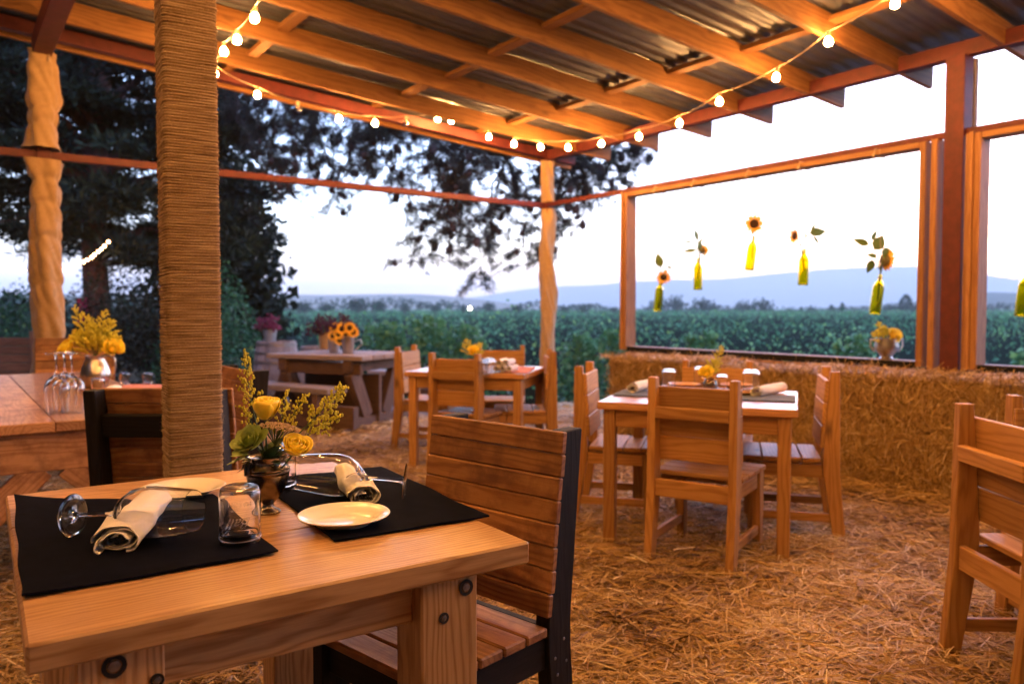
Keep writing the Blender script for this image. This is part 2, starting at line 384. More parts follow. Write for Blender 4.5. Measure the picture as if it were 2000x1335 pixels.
# ------------------------------------------------------------------ ground, hills, vineyard
def gz(x, y):
    s = 9.9 + (-.59/.807)*0 # beyond the pavilion the land drops a little, then stays flat
    d = np.clip((y + .35*x - 10.2) / 3.0, 0, 1); return -.95*d*d*(3-2*d)
def groundmat():
    m, nt, p = newmat('dry_earth'); tc = nd(nt, 'TexCoord').outputs['Object']
    n = nd(nt, 'TexNoise', i={'Vector': tc, 'Scale': .5, 'Detail': 8.0, 'Roughness': .65}).outputs[0]; n2 = nd(nt, 'TexNoise', i={'Vector': tc, 'Scale': 22., 'Detail': 6.0}).outputs[0]
    f = math_(nt, 'MULTIPLY_ADD', n2, .5, math_(nt, 'MULTIPLY', n, .6))
    nt.links.new(ramp(nt, f, [(.35, (.12, .095, .08)), (.6, (.21, .17, .15)), (.8, (.30, .26, .24))]), p.inputs['Base Color']); p.inputs['Roughness'].default_value = .95
    bump(nt, p, n2, .6, .03); return m
xs = np.concatenate([-np.geomspace(6000, 12, 24), np.linspace(-10, 10, 21), np.geomspace(12, 6000, 24)]); ys = np.concatenate([-np.geomspace(3000, 6, 14), np.linspace(-4, 18, 45), np.geomspace(19, 9000, 40)])
X, Y = np.meshgrid(xs, ys); Zg = gz(X, Y) - .012; nx, ny = len(xs), len(ys)
idx = np.arange(nx*ny).reshape(ny, nx); Fg = np.stack([idx[:-1, :-1], idx[:-1, 1:], idx[1:, 1:], idx[1:, :-1]], -1).reshape(-1, 4)
tag(np_mesh('ground', np.stack([X, Y, Zg], -1), Fg, groundmat(), smooth=True), kind='structure')

def hillmat(name, a, b, sc_=.004):
    m, nt, p = newmat(name); tc = nd(nt, 'TexCoord').outputs['Object']; n = nd(nt, 'TexNoise', i={'Vector': tc, 'Scale': sc_, 'Detail': 9.0, 'Roughness': .6}).outputs[0]
    nt.links.new(ramp(nt, n, [(.35, a), (.65, b)]), p.inputs['Base Color']); p.inputs['Roughness'].default_value = 1; p.inputs['Specular IOR Level'].default_value = 0; return m
def ridge(name, prof, Yd, depth, mat, zb=-3):
    """a ridge whose crest follows the photographed skyline; it falls away in front and behind"""
    pts = [PY(px, py, Yd) for px, py in prof]; xs = np.array([p.x for p in pts]); zs = np.array([p.z for p in pts])
    n = 160; X = np.linspace(xs[0], xs[-1], n); Z = np.interp(X, xs, zs)
    k = np.ones(5)/5; Z = np.convolve(np.pad(Z, 2, 'edge'), k, 'valid'); Z = Z + rng.normal(size=n)*.004*Z.max()
    rows = []; prof_ = [(-1, 0), (-.75, .12), (-.5, .34), (-.3, .6), (-.12, .86), (0, 1), (.2, .8), (.6, .35), (1, 0)]
    for t, h in prof_:
        j = rng.normal(size=n)*.04*(1 if abs(t) not in (0, 1) else 0); j = np.convolve(np.pad(j, 3, 'edge'), np.ones(7)/7, 'valid')
        rows.append(np.stack([X*(1+t*depth/Yd*.4), np.full(n, Yd + t*depth), zb + (Z - zb)*np.clip(h + j*2, 0, 1.)], -1))
    V = np.stack(rows); m = len(rows); idx = np.arange(m*n).reshape(m, n)
    Fc = np.stack([idx[:-1, :-1], idx[:-1, 1:], idx[1:, 1:], idx[1:, :-1]], -1).reshape(-1, 4)
    return tag(np_mesh(name, V, Fc, mat, smooth=True), kind='structure')
ridge('far_mountains', [(-900, 600), (700, 603), (860, 590), (930, 578), (1000, 571), (1040, 559), (1080, 557), (1130, 563), (1180, 553), (1240, 549), (1330, 545), (1410, 546), (1500, 534), (1600, 525), (1700, 520), (1800, 517), (1860, 520), (1930, 537), (2000, 549), (2400, 560), (3400, 596)], 4200, 900, hillmat('mountain', (.10, .09, .075), (.16, .14, .11)))
ridge('mid_hills', [(-2500, 596), (-300, 580), (300, 575), (480, 566), (500, 570), (600, 577), (740, 574), (830, 574), (900, 580), (980, 590), (1080, 601), (1300, 606)], 1500, 320, hillmat('dry_hill', (.17, .13, .09), (.24, .19, .13), .01))
ridge('right_hills', [(1500, 606), (1640, 600), (1760, 592), (1830, 584), (1900, 570), (1950, 571), (2000, 572), (2300, 560), (3500, 590)], 1100, 240, hillmat('scrub_hill', (.05, .06, .045), (.10, .10, .075), .02))
ridge('low_rise', [(1100, 607), (1300, 606), (1500, 605), (1700, 603), (1850, 599), (2000, 597), (2400, 590), (3400, 600)], 620, 150, hillmat('dry_field', (.20, .16, .12), (.27, .22, .17), .03))

# vineyard canopy: leafy rows, near rows leaf by leaf, farther rows with coarser leaves
def vineyard():
    parts = []; tints = []; y = 13.6; k = 0; core = MB()
    while y < 520:
        size = .062 + .0017*(y-13); top = .40 + .08*math.sin(k*2.1) ; half = .80*y + 6; hz = .95
        if y > 60: top = .62
        if y > 200: top = .95
        n = int(min(2*half*(1.1/size)*(2.0 if y < 30 else 1.3), 24000 if y < 40 else 11000))
        x = rng.uniform(-half, half, n); base = -1.0
        lump = .16*np.sin(x*1.9 + k*1.3) + .12*np.sin(x*4.3 + k*.7) + .08*np.sin(x*.6+k)
        lo = (-.95 if k < 2 else top - hz) if y < 30 else top - .7; n = int(n*1.7) if k == 0 else n; x = rng.uniform(-half, half, n) if k == 0 else x; lump = .26*np.sin(x*1.9 + k*1.3) + (.35*np.maximum(0, np.sin(x*.83+k*2.3))**5 if k < 8 else 0) + .14*np.sin(x*4.3 + k*.7) + .10*np.sin(x*.6+k)+ .08*np.sin(x*9.1+k) + .30*(np.abs(np.sin(x*1.75 + k*.9))**.6 - .6)*(1 if y < 30 else .5)
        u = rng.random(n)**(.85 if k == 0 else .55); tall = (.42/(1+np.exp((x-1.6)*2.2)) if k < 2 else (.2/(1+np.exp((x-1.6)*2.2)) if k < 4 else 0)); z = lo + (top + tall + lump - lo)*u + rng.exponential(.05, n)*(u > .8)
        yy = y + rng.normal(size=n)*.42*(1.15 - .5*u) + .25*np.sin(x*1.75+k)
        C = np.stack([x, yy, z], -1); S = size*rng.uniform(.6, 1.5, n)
        parts.append(leaf_arr(C, S, .85, .5)); t = np.clip((.45 if k < 2 else .2) + .45*u + rng.normal(size=n)*.14 + .12*np.sin(x*.9+k), 0, 1); tints.append(np.repeat(np.clip(t + .16*np.sin(x*.21+k*.5)*np.sin(k*.9+x*.05) - .10*(k % 2) + .22*np.sin(x*3.5+k*1.8)*(y < 30) + rng.exponential(.08, n)*(u > .75), 0, 1), 4))  # skylight and row-gap shade put into tint: tops and near rows lighter
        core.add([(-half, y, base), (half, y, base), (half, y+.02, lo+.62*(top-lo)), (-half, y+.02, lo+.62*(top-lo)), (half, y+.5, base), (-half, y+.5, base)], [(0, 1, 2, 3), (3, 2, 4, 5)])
        y += 2.3 if y < 40 else y*.055; k += 1
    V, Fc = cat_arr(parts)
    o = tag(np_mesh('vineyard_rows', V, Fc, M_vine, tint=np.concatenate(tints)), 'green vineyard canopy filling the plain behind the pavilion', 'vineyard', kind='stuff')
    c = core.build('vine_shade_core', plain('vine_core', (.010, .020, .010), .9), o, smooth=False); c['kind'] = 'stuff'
vineyard()
def vine(px, py, Yd, w, lab):
    """one taller vine standing out of the nearest row"""
    b = PY(px, py, Yd); t = empty('grapevine', (b.x, b.y, -.95), 0, lab, 'grapevine', 'nearest vines of the vineyard')
    h = b.z + .95; n = int(1500*w)
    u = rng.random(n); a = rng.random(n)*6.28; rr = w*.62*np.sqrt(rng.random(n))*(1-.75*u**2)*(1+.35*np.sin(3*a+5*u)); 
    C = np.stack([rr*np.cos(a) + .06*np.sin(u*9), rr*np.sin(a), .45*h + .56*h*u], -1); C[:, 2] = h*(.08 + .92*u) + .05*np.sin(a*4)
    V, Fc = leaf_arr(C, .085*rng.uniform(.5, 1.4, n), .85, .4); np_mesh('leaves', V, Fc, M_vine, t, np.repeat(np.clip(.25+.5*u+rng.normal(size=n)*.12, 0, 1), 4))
    MB().tube([(0, 0, 0), (.03, 0, .4*h), (-.02, .02, .8*h)], [.035, .03, .012], 6).build('trunk', M_bark, t)
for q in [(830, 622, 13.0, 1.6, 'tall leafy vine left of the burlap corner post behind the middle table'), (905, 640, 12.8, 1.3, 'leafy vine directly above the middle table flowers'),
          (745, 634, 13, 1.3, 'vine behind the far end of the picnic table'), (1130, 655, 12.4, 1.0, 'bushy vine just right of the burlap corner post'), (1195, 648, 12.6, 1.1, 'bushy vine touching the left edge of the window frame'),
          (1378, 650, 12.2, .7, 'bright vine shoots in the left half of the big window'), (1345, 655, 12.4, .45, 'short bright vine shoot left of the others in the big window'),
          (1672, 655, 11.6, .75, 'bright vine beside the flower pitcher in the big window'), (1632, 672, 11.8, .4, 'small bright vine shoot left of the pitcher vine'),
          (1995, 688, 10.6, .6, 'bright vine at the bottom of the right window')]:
    vine(*q)

# distant trees
def tree_mesh(kind, seed):
    r = np.random.default_rng(seed); n = 420
    if kind == 0: # round
        c = unit(r.normal(size=(n, 3)))*r.random((n, 1))**.4*np.array([.42, .42, .36]) + np.array([0, 0, .6])
        blobs = r.normal(size=(6, 3))*np.array([.22, .22, .15]); c = c + blobs[r.integers(0, 6, n)]*.7
    elif kind == 1: # tall
        u = r.random(n); w = .20*np.sin(np.pi*np.clip(u, .05, .97))**.7; a = r.random(n)*6.28; c = np.stack([w*np.cos(a)*r.random(n)**.5, w*np.sin(a), .18+.84*u], -1)
    else: # conical
        u = r.random(n)**.8; w = .34*(1-u)+.02; a = r.random(n)*6.28; c = np.stack([w*np.cos(a)*r.random(n)**.4, w*np.sin(a), .08+.93*u], -1)
    V, Fc = leaf_arr(c, .10*r.uniform(.6, 1.5, n), .9, .2, r); return V, Fc, np.repeat(np.clip((c[:, 2])*.8+r.normal(size=n)*.15, 0, 1), 4)
TM = []
for kd in (0, 0, 1, 2):
    V, Fc, t = tree_mesh(kd, 11+len(TM)); o = np_mesh('crown', V, Fc, M_fartree, tint=t); tr = MB().tube([(0, 0, -.05), (0, 0, .4), (.01, 0, .7)], [.028, .02, .008], 5).build('trunk', M_bark)
    TM.append((o.data, tr.data)); bpy.data.objects.remove(o); bpy.data.objects.remove(tr)
def ftree(px, ytop, hpx, k, wf=1., Yd=300, lab='', ybase=None):
    t = PY(px, ytop, Yd); h = hpx*Yd/F
    r_ = empty('distant_tree', (t.x, t.y, t.z - h), random.random()*6, lab, 'tree', 'trees along the far edge of the vineyard'); r_.scale = (h*wf, h*wf, h)
    link(bpy.data.objects.new('crown', TM[k][0]), r_); link(bpy.data.objects.new('trunk', TM[k][1]), r_)
LT = [(1290, 582, 34, 1, 'slim distant tree right behind the leftmost hanging bottle'), (1324, 577, 32, 1, 'slim distant tree between the first and second hanging bottles'), (1375, 580, 34, 0, 'bushy distant tree under the second hanging bottle'),
      (1394, 594, 20, 2, 'small distant tree just right of the bushy one under the second bottle'), (1440, 596, 22, 2, 'small pointed distant tree left of the third bottle'), (1456, 587, 28, 1, 'slim distant tree under the third hanging bottle'), (1491, 581, 36, 0, 'tall ragged distant tree right of the third hanging bottle'),
      (1540, 598, 20, 0, 'low distant tree left of the fourth hanging bottle'), (1565, 600, 20, 2, 'low distant tree under the fourth hanging bottle'), (1585, 596, 22, 0, 'low distant tree right of the fourth hanging bottle'), (1624, 596, 22, 2, 'pointed distant tree in the gap between fourth and fifth bottles'),
      (1645, 592, 28, 2, 'larger pointed distant tree left of the fifth bottle'), (1745, 592, 26, 1, 'slim distant tree right of the fifth bottle'), (1769, 577, 42, 2, 'tallest cone shaped distant tree, near the right jamb of the big window'),
      (1795, 590, 26, 0, 'round distant tree beside the right window jamb'), (1103, 597, 16, 0, 'low distant tree just right of the corner post'), (1138, 592, 22, 0, 'distant tree between the corner post and the window frame'), (1198, 598, 14, 0, 'tiny distant tree near the window frame'),
      (700, 577, 34, 0, 'dark round tree on the skyline above the picnic table'), (740, 584, 28, 0, 'dark round tree right of the one above the picnic table'), (590, 586, 28, 0, 'dark tree above the wine barrel'), (545, 578, 34, 0, 'dark tree over the barrel flowers'), (505, 580, 36, 0, 'dark tree beside the big pine edge'),
      (955, 588, 20, 0, 'dark tree left of the corner post skyline'), (850, 592, 18, 0, 'low skyline tree under the hanging pine branches'), (640, 590, 24, 0, 'low skyline tree between barrel and picnic flowers'), (905, 594, 16, 2, 'low pointed tree by the distant lamp'), (1010, 594, 16, 0, 'low tree close to the corner post'), (790, 590, 20, 0, 'low skyline tree above the middle table left chair')]
for (px, yt, h, k, lab) in LT: ftree(px, yt, h*1.25, k, random.uniform(.8, 1.25) if k != 1 else 1, 260 if px > 1200 else 190, lab)
# unseen trees added behind the viewer to block sky light from that side
n = 15000; t_ = rng.uniform(0, 1, n); ang = R(115) + t_*R(305); rad = 13 + rng.random(n)*2.5; C = np.stack([rad*np.cos(ang), 2 + rad*np.sin(ang), rng.random(n)*(10.5 + 1.5*np.sin(ang*9))], -1); C = C[(C[:, 1] < 0) | ((C[:, 0] < -6) & (C[:, 0]/np.maximum(C[:, 1], .01) < -.82))]
V, Fc = leaf_arr(C, rng.uniform(.8, 1.8, len(C)), .9, .1); tag(np_mesh('tree_belt', V, Fc, M_fartree, tint=np.repeat(rng.random(len(C))*.5, 4)), 'added unseen dark trees behind the viewer, blocking sky light', 'tree belt', kind='stuff')
# continuous low tree line behind the rows
n = 16000; x = rng.uniform(-420, 480, n); yy = 330 + rng.normal(size=n)*30; px_ = 1000 + x/yy*F
hh = 2.2 + 1.2*np.sin(x*.09) + 1.1*np.sin(x*.031+1) + .8*np.sin(x*.23); hh = np.where(px_ < 900, hh + 3.2, hh) + 2.2*np.maximum(0, np.sin(x*.155+.7)*np.sin(x*.067))**2
C = np.stack([x, yy, -.6 + rng.random(n)**.6*np.clip(hh, .8, 9)], -1); V, Fc = leaf_arr(C, rng.uniform(.7, 1.7, n), .9, .3)
tag(np_mesh('tree_belt', V, Fc, M_fartree, tint=np.repeat(rng.random(n), 4)), 'low dark belt of trees at the end of the vineyard', 'tree belt', kind='stuff')
lm = PY(918, 603, 230); t = empty('yard_lamp', (lm.x, lm.y, -.6), 0, 'tiny lit white lamp far out across the vineyard', 'lamp')
MB().tube([(0, 0, 0), (0, 0, lm.z+.6)], .06, 6).build('pole', M_darkw, t); MB().ball((0, 0, lm.z+.6+.2), .32, 8, 6).build('lamp_head', emit('far_lamp_glow', (1, .9, .7), 14), t)

# ------------------------------------------------------------------ pines
def tufts(C, D, n_per, S, Wd, spread=.9):
    m = len(C); Cc = np.repeat(C, n_per, 0); Dd = unit(np.repeat(D, n_per, 0) + spread*rng.normal(size=(m*n_per, 3)))
    return needle_arr(Cc, Dd, S*rng.uniform(.6, 1.3, m*n_per), Wd*rng.uniform(.7, 1.3, m*n_per))
def inpoly(px, py, poly):
    c = False; j = len(poly) - 1
    for i in range(len(poly)):
        xi, yi = poly[i]; xj, yj = poly[j]
        if (yi > py) != (yj > py) and px < (xj-xi)*(py-yi)/(yj-yi)+xi: c = not c
        j = i
    return c
# big dark pine behind the left side: crown volume of clumps, trunk and limbs
bt = P(190, 742, 0); bt = Vector((bt.x*1.0, bt.y, 0)); TB = Vector((-7.2, 13.5, -.2))
big = empty('pine_tree', TB, 0, 'huge dark pine with a reddish trunk and cone laden branches reaching over the sky', 'pine tree')
MB().tube([(0, 0, 0), (.02, 0, 1.2), (-.05, .05, 2.6), (0, .1, 4.4), (.2, .2, 7), (.2, .2, 10)], [.27, .22, .2, .19, .15, .05], 10).build('trunk', M_bark, big)
crown_polys = [([(-260, -60), (500, -60), (510, 110), (475, 190), (450, 260), (500, 330), (515, 420), (518, 500), (480, 545), (420, 560), (330, 545), (240, 520), (200, 470), (150, 500), (100, 505), (40, 470), (-260, 470)], 13.6)]
CL = []
while len(CL) < 540:
    px = random.uniform(-260, 525); py = random.uniform(-60, 620); Yd = random.uniform(12.2, 16.5)
    if inpoly(px, py, crown_polys[0][0]): CL.append(PY(px, py, Yd) - TB)
CL = np.array([tuple(c) for c in CL]); sizes = rng.uniform(.32, .62, len(CL))
Cn = []; Dn = []; Tn = []
for c, s in zip(CL, sizes):
    k = int(46*s/.45); d = unit(rng.normal(size=(k, 3))); d[:, 2] = np.abs(d[:, 2])*.7 - .1; Cn.append(c + d*s*rng.random((k, 1))**.5*np.array([1.1, 1.1, .6])); Dn.append(unit(d + np.array([0, 0, .3]))); Tn.append(np.full(k, rng.uniform(.1, .7)))
Cn = np.concatenate(Cn); Dn = np.concatenate(Dn); V, Fc = tufts(Cn, Dn, 5, .22, .035)
o = np_mesh('crown', V, Fc, M_needle, big, np.repeat(np.clip(np.concatenate(Tn) + .25*rng.normal(size=len(Cn)), 0, 1), 20)); o['kind'] = 'stuff'
mb = MB()
for c in CL[::6]:
    a = Vector((0, .1, max(1.8, c[2]*.75 + .6))); c = Vector(tuple(c)); m_ = (a + c)/2 + Vector((0, 0, .25)); mb.tube([a, m_, c], [.07, .045, .012], 5)
mb.build('limbs', M_bark, big)
# overhanging branches with cones
REG = [(430, 150), (700, 150), (1290, 250), (1282, 330), (1225, 395), (1120, 455), (1078, 520), (1055, 545), (985, 575), (900, 580), (850, 560), (735, 535), (760, 480), (770, 420), (735, 395), (690, 425), (640, 440), (590, 430), (545, 410), (510, 360), (455, 300)]
limbs = MB(); twC, twD = [], []; cones = []
mains = [((430, 120), (470, 260), (560, 395)), ((520, 130), (575, 230), (590, 335)), ((560, 150), (640, 300), (690, 400)), ((700, 160), (760, 300), (800, 420)), ((720, 170), (700, 260), (640, 420)), ((870, 200), (900, 330), (870, 520)),
         ((950, 200), (1010, 330), (1030, 520)), ((930, 260), (870, 400), (790, 520)), ((1060, 250), (1110, 340), (1150, 430)), ((1150, 230), (1190, 300), (1215, 385)), ((1000, 240), (960, 420), (930, 560)), ((1200, 230), (1250, 270), (1280, 310)),
         ((800, 180), (830, 260), (860, 350)), ((1080, 240), (1085, 380), (1070, 500)), ((640, 160), (610, 260), (540, 400)), ((980, 230), (920, 300), (850, 470)), ((1100, 240), (1160, 330), (1130, 430)), ((780, 170), (740, 240), (700, 330)), ((480, 140), (500, 220), (520, 330))]
def bez(a, b, c, t): return a*(1-t)**2 + b*2*t*(1-t) + c*t*t
for mi, (a, b, c) in enumerate(mains):
    Yd = random.uniform(11.6, 13.4); A, B, Cc = (PY(*q, Yd + random.uniform(-.3, .3)) - TB for q in (a, b, c))
    pts = [bez(A, B, Cc, i/8) + (Vector((random.gauss(0, .07), random.gauss(0, .07), random.gauss(0, .05))) if 0 < i else Vector()) for i in range(9)]; limbs.tube(pts, [.028 - .0029*i for i in range(9)], 5)
    # limb back to the trunk, above the roof line
    h = Vector((0, .1, random.uniform(5.6, 8))); kk = [Vector((random.gauss(0, .18), random.gauss(0, .18), random.gauss(0, .14))) for _ in range(9)]; m2 = (h + A)/2 + Vector((0, 0, 1.1)); limbs.tube([bez(h, m2, A, i/8) + (kk[i] if 0 < i < 8 else Vector()) for i in range(9)], [.09 - .0072*i for i in range(9)], 6)
    for j in range(46):
        t = random.uniform(.0, 1.0); p = bez(A, B, Cc, t); d = Vector((random.gauss(0, 1), random.gauss(0, .7), random.gauss(-.35, .7))).normalized(); L = random.uniform(.25, .85)*(1.15-.5*t)
        e = p + d*L + Vector((0, 0, -.12*L)); m_ = (p + e)/2 + Vector((0, 0, .05))
        pr = e + TB; ppx = 1000 + pr.x/pr.y*F; ppy = 605 - (pr.z-HC)/pr.y*F
        if not inpoly(ppx, ppy, REG) and ppy > 170: continue
        limbs.tube([p, m_, e], [.009, .007, .003], 4, cap=False)
        k = int(L*30)
        for q in range(k):
            s = random.uniform(.2, 1); pp = bez(p, m_, e, s); twC.append(tuple(pp)); twD.append(tuple((d + Vector((random.gauss(0, .7), random.gauss(0, .7), random.gauss(0, .7)))).normalized()))
        if random.random() < .28: cones.append((bez(p, m_, e, random.uniform(.2, .8)) + Vector((0, 0, .03)), random.uniform(.05, .085)))
limbs.build('branches', M_twig, big)
V, Fc = tufts(np.array(twC), np.array(twD), 12, .115, .0085, .9)
o = np_mesh('needles', V, Fc, M_bneedle, big, np.repeat(rng.random(len(twC)), 48)); o['kind'] = 'stuff'
cm = MB().lathe([(.0001, -.9), (.5, -.75), (.72, -.35), (.7, 0), (.5, .45), (.25, .8), (.0001, 1)], 7).build('pine_cone', M_cone, big)
cm.location = cones[0][0]; cm.scale = (cones[0][1],)*3
for p, s in cones[1:]:
    c = cm.copy(); COL.objects.link(c); c.location = p + Vector((0, 0, -s)); c.scale = (s, s, s*random.uniform(.9, 1.3)); c.rotation_euler = (random.uniform(-.7, .7), random.uniform(-.7, .7), 0)

def leafball(name, p, s, n, mat, lab, cat, size=.09, grp=None, tb=.4):
    t = empty(name, p, 0, lab, cat, grp); d = unit(rng.normal(size=(n, 3))); d[:, 2] = np.abs(d[:, 2]); c = d*rng.random((n, 1))**.35*np.array(s); bl = rng.normal(size=(7, 3))*.25*np.array(s); c = c + bl[rng.integers(0, 7, n)]
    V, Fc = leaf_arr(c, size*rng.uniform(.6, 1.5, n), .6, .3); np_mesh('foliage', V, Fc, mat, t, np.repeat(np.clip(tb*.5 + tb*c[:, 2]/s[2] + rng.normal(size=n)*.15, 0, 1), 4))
    MB().tube([(0, 0, -.1), (.02, .03, s[2]*.5)], [.03, .01], 5).build('stem', M_bark, t); return t
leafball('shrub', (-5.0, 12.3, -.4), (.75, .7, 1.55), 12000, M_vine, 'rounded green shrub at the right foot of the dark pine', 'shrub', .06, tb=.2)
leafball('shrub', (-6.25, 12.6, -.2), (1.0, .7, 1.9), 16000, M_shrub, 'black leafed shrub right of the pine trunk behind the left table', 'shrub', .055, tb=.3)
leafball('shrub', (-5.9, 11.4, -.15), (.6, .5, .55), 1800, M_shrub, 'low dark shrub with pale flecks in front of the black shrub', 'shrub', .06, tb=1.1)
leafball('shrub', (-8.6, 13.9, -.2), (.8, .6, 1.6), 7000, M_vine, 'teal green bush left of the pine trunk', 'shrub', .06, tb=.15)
leafball('tree', (-16.5, 26, -.6), (3.2, 2, 2.0), 5000, M_fartree, 'low bushy tree in the distance at the left edge', 'tree', .3, tb=.3)
leafball('tree', (-13.0, 29, -.6), (2.6, 2, 2.3), 4000, M_fartree, 'bushy tree seen between the burlap post and the pine trunk', 'tree', .3, tb=.3)
leafball('pine_tree', (-6.3, 16.5, -.4), (1.4, 1.2, 4.4), 9000, M_needle, 'dark slender pine just behind the big pine crown, beside the rope post', 'pine tree', .2, tb=.4)
mg = MB().box((0, 0, 0), (.17, .05, .42), ch=.02).build('cloth_bag', plain('magenta_cloth', (.28, .01, .06), .8), None); mg.location = PY(161, 605, 13.2); tag(mg, 'magenta cloth bag hanging against the pine trunk', 'bag')

# ------------------------------------------------------------------ straw floor
def strawbase():
    m, nt, p = newmat('trodden_straw'); tc = nd(nt, 'TexCoord').outputs['Object']
    a = nd(nt, 'TexNoise', i={'Vector': nd(nt, 'Mapping', i={'Vector': tc, 'Scale': (9, 60, 1)}).outputs[0], 'Scale': 3., 'Detail': 5., 'Distortion': 1.2}).outputs[0]
    b = nd(nt, 'TexNoise', i={'Vector': nd(nt, 'Mapping', i={'Vector': tc, 'Scale': (55, 8, 1), 'Rotation': (0, 0, .6)}).outputs[0], 'Scale': 3., 'Detail': 5., 'Distortion': 1.2}).outputs[0]
    c = nd(nt, 'TexNoise', i={'Vector': tc, 'Scale': 1.6, 'Detail': 4.}).outputs[0]
    f = math_(nt, 'MULTIPLY_ADD', c, .4, math_(nt, 'MULTIPLY', math_(nt, 'MAXIMUM', a, b), .7))
    nt.links.new(ramp(nt, f, [(.42, (.10, .05, .02)), (.6, (.32, .19, .075)), (.75, (.52, .35, .15))]), p.inputs['Base Color']); p.inputs['Roughness'].default_value = .8
    bump(nt, p, f, .8, .02); return m
# floor sheet: gently heaped
fa = np.linspace(-.9, 9.2, 90); fb = np.linspace(-.7, 11.2, 100); A_, B_ = np.meshgrid(fa, fb)
Xw = CN.x + WW.x*B_ - NN.x*A_; Yw = CN.y + WW.y*B_ - NN.y*A_
Zw = .006 + .010*np.sin(A_*3.1+B_*1.7)*np.sin(B_*2.3) + .006*rng.random(A_.shape); ed = np.minimum(np.minimum(A_+.9, 9.2-A_), np.minimum(B_+.7, 11.2-B_)); Zw = np.where(ed < .3, -.03, np.maximum(Zw, -.002))
ii = np.arange(A_.size).reshape(A_.shape); Fs = np.stack([ii[:-1, :-1], ii[:-1, 1:], ii[1:, 1:], ii[1:, :-1]], -1).reshape(-1, 4)[:, ::-1]
tag(np_mesh('straw_floor', np.stack([Xw, Yw, Zw], -1), Fs, strawbase(), smooth=True), kind='structure')
def scatter(n, y0, y1, L, wd, hz):
    y = rng.uniform(y0, y1, n); x = rng.uniform(-1, 1, n)*(.72*y + .25)
    a = NN.x*(CN.x-x) + NN.y*(CN.y-y); b = WW.x*(x-CN.x) + WW.y*(y-CN.y); ok = (a > -.75 + .3*rng.random(n)) & (b > -.45 + .4*rng.random(n))
    x, y = x[ok], y[ok]; k = len(x); t = rng.random(k)*6.28; D = unit(np.stack([np.cos(t), np.sin(t), rng.normal(size=k)*.16], -1))
    hump = .5 + .5*np.sin(x*4.1 + 1.3*np.sin(y*4.)) * np.sin(y*4.2 + x) + .5*(np.sin(x*11+y*3)*np.sin(y*9.1-x*2) > .55)
    C = np.stack([x, y, .012 + hz*rng.random(k)**1.6*(.45+.75*hump)], -1)
    V, Fc = strand_arr(C, D, L*rng.lognormal(0, .45, k).clip(.3, 2.4), wd*rng.uniform(.6, 1.4, k), .07)
    tt = np.clip(rng.beta(1.5, 1.4, k)*.85 + .26*np.sin(x*1.9+2*np.sin(y*1.3))*.6 + .14*np.sin(x*4.7+y*3.1)*np.sin(y*5.3-x) + (rng.random(k) > .965)*.5, 0, 1); return V, Fc, np.repeat(tt, 6)
pp = [scatter(26000, .9, 3.2, .11, .0036, .05), scatter(60000, 2.4, 4.8, .105, .0042, .055), scatter(46000, 4.5, 7.2, .10, .0055, .045), scatter(20000, 7, 11.5, .12, .009, .04)]
V, Fc = cat_arr([(a, b) for a, b, _ in pp]); tag(np_mesh('loose_straw', V, Fc, M_straw, tint=np.concatenate([t for *_, t in pp])), 'loose golden straw strewn over the whole pavilion floor', 'straw', kind='stuff')

# ------------------------------------------------------------------ pavilion
pav = empty('pavilion', (0, 0, 0), 0, 'open timber pavilion with red beams, sloping rafters, corrugated roof and framed window openings', 'pavilion')
S = .072
def zr(a, h=0): return 3.06 + S*a + h
raft_b = [-.16, .56, 1.34, 2.09, 2.83, 3.57, 4.33] + [4.33 + .745*k for k in range(1, 9)]
for b in raft_b:
    board('rafter', W(-.5, b, zr(-.5, .085)), W(9.2, b, zr(9.2, .085)), .042, .17, M_raft, pav)
for a in (.98, 2.3, 3.8, 5.9, 7.4):
    for i in range(len(raft_b) - 1):
        b0, b1 = raft_b[i] + .023, raft_b[i+1] - .023; j = random.uniform(-.05, .05)
        board('blocking', W(a+j, b0, zr(a+j, .125)), W(a+j, b1, zr(a+j, .125)), .09, .04, M_raft, pav, up=(-NN.x*S*-1, -NN.y*S*-1, 1))
# corrugated sheets, ribs along the fall of the roof
def sheet():
    w = .80; n = 96; na = 5; L = 9.9; V = []; Fc = []
    for j in range(na):
        a = -.52 + L*j/(na-1)
        for i in range(n + 1):
            b = w*i/n; V.append((a, b, .020*(.5 + .5*math.tanh(2.2*math.sin(2*math.pi*b/.1275)))))
    for j in range(na - 1):
        for i in range(n): k = j*(n+1)+i; Fc.append((k, k+1, k+n+2, k+n+1))
    me = bpy.data.meshes.new('roof_sheet'); me.from_pydata(V, [], Fc); me.materials.append(M_steel)
    me.polygons.foreach_set('use_smooth', [True]*len(me.polygons)); me.update(); return me
sm = sheet()
for k in range(15):
    o = link(bpy.data.objects.new('roof_sheet', sm), pav); lift = .178 + (.004 if k % 2 else 0)
    X_ = (-NN*1.0 + Vector((0, 0, S))).normalized(); Y_ = WW; Z_ = X_.cross(Y_)
    if Z_.z < 0: Z_ = -Z_
    M = Matrix((X_, Y_, Z_)).transposed().to_4x4(); p = W(0, -.42 + .765*k, zr(0, lift)); M.translation = p; o.matrix_local = M
# beams and rails
board('beam', W(0, -.12, 3.115), W(0, 11.3, 3.115), .10, .11, M_red, pav)
board('beam', W(-.4, 0, zr(-.4, .065)), W(9.2, 0, zr(9.2, .065)), .09, .105, M_red, pav)
board('beam', W(5.32, .05, zr(5.32, -.07)), W(5.32, 11.3, zr(5.32, -.07)), .14, .14, M_red, pav)
board('rail', W(.03, -.02, 2.515), W(.03, 11, 2.515), .05, .05, M_red, pav)
board('rail', W(.0, .0, 2.505), W(9.2, .0, 2.505), .055, .062, M_red, pav)
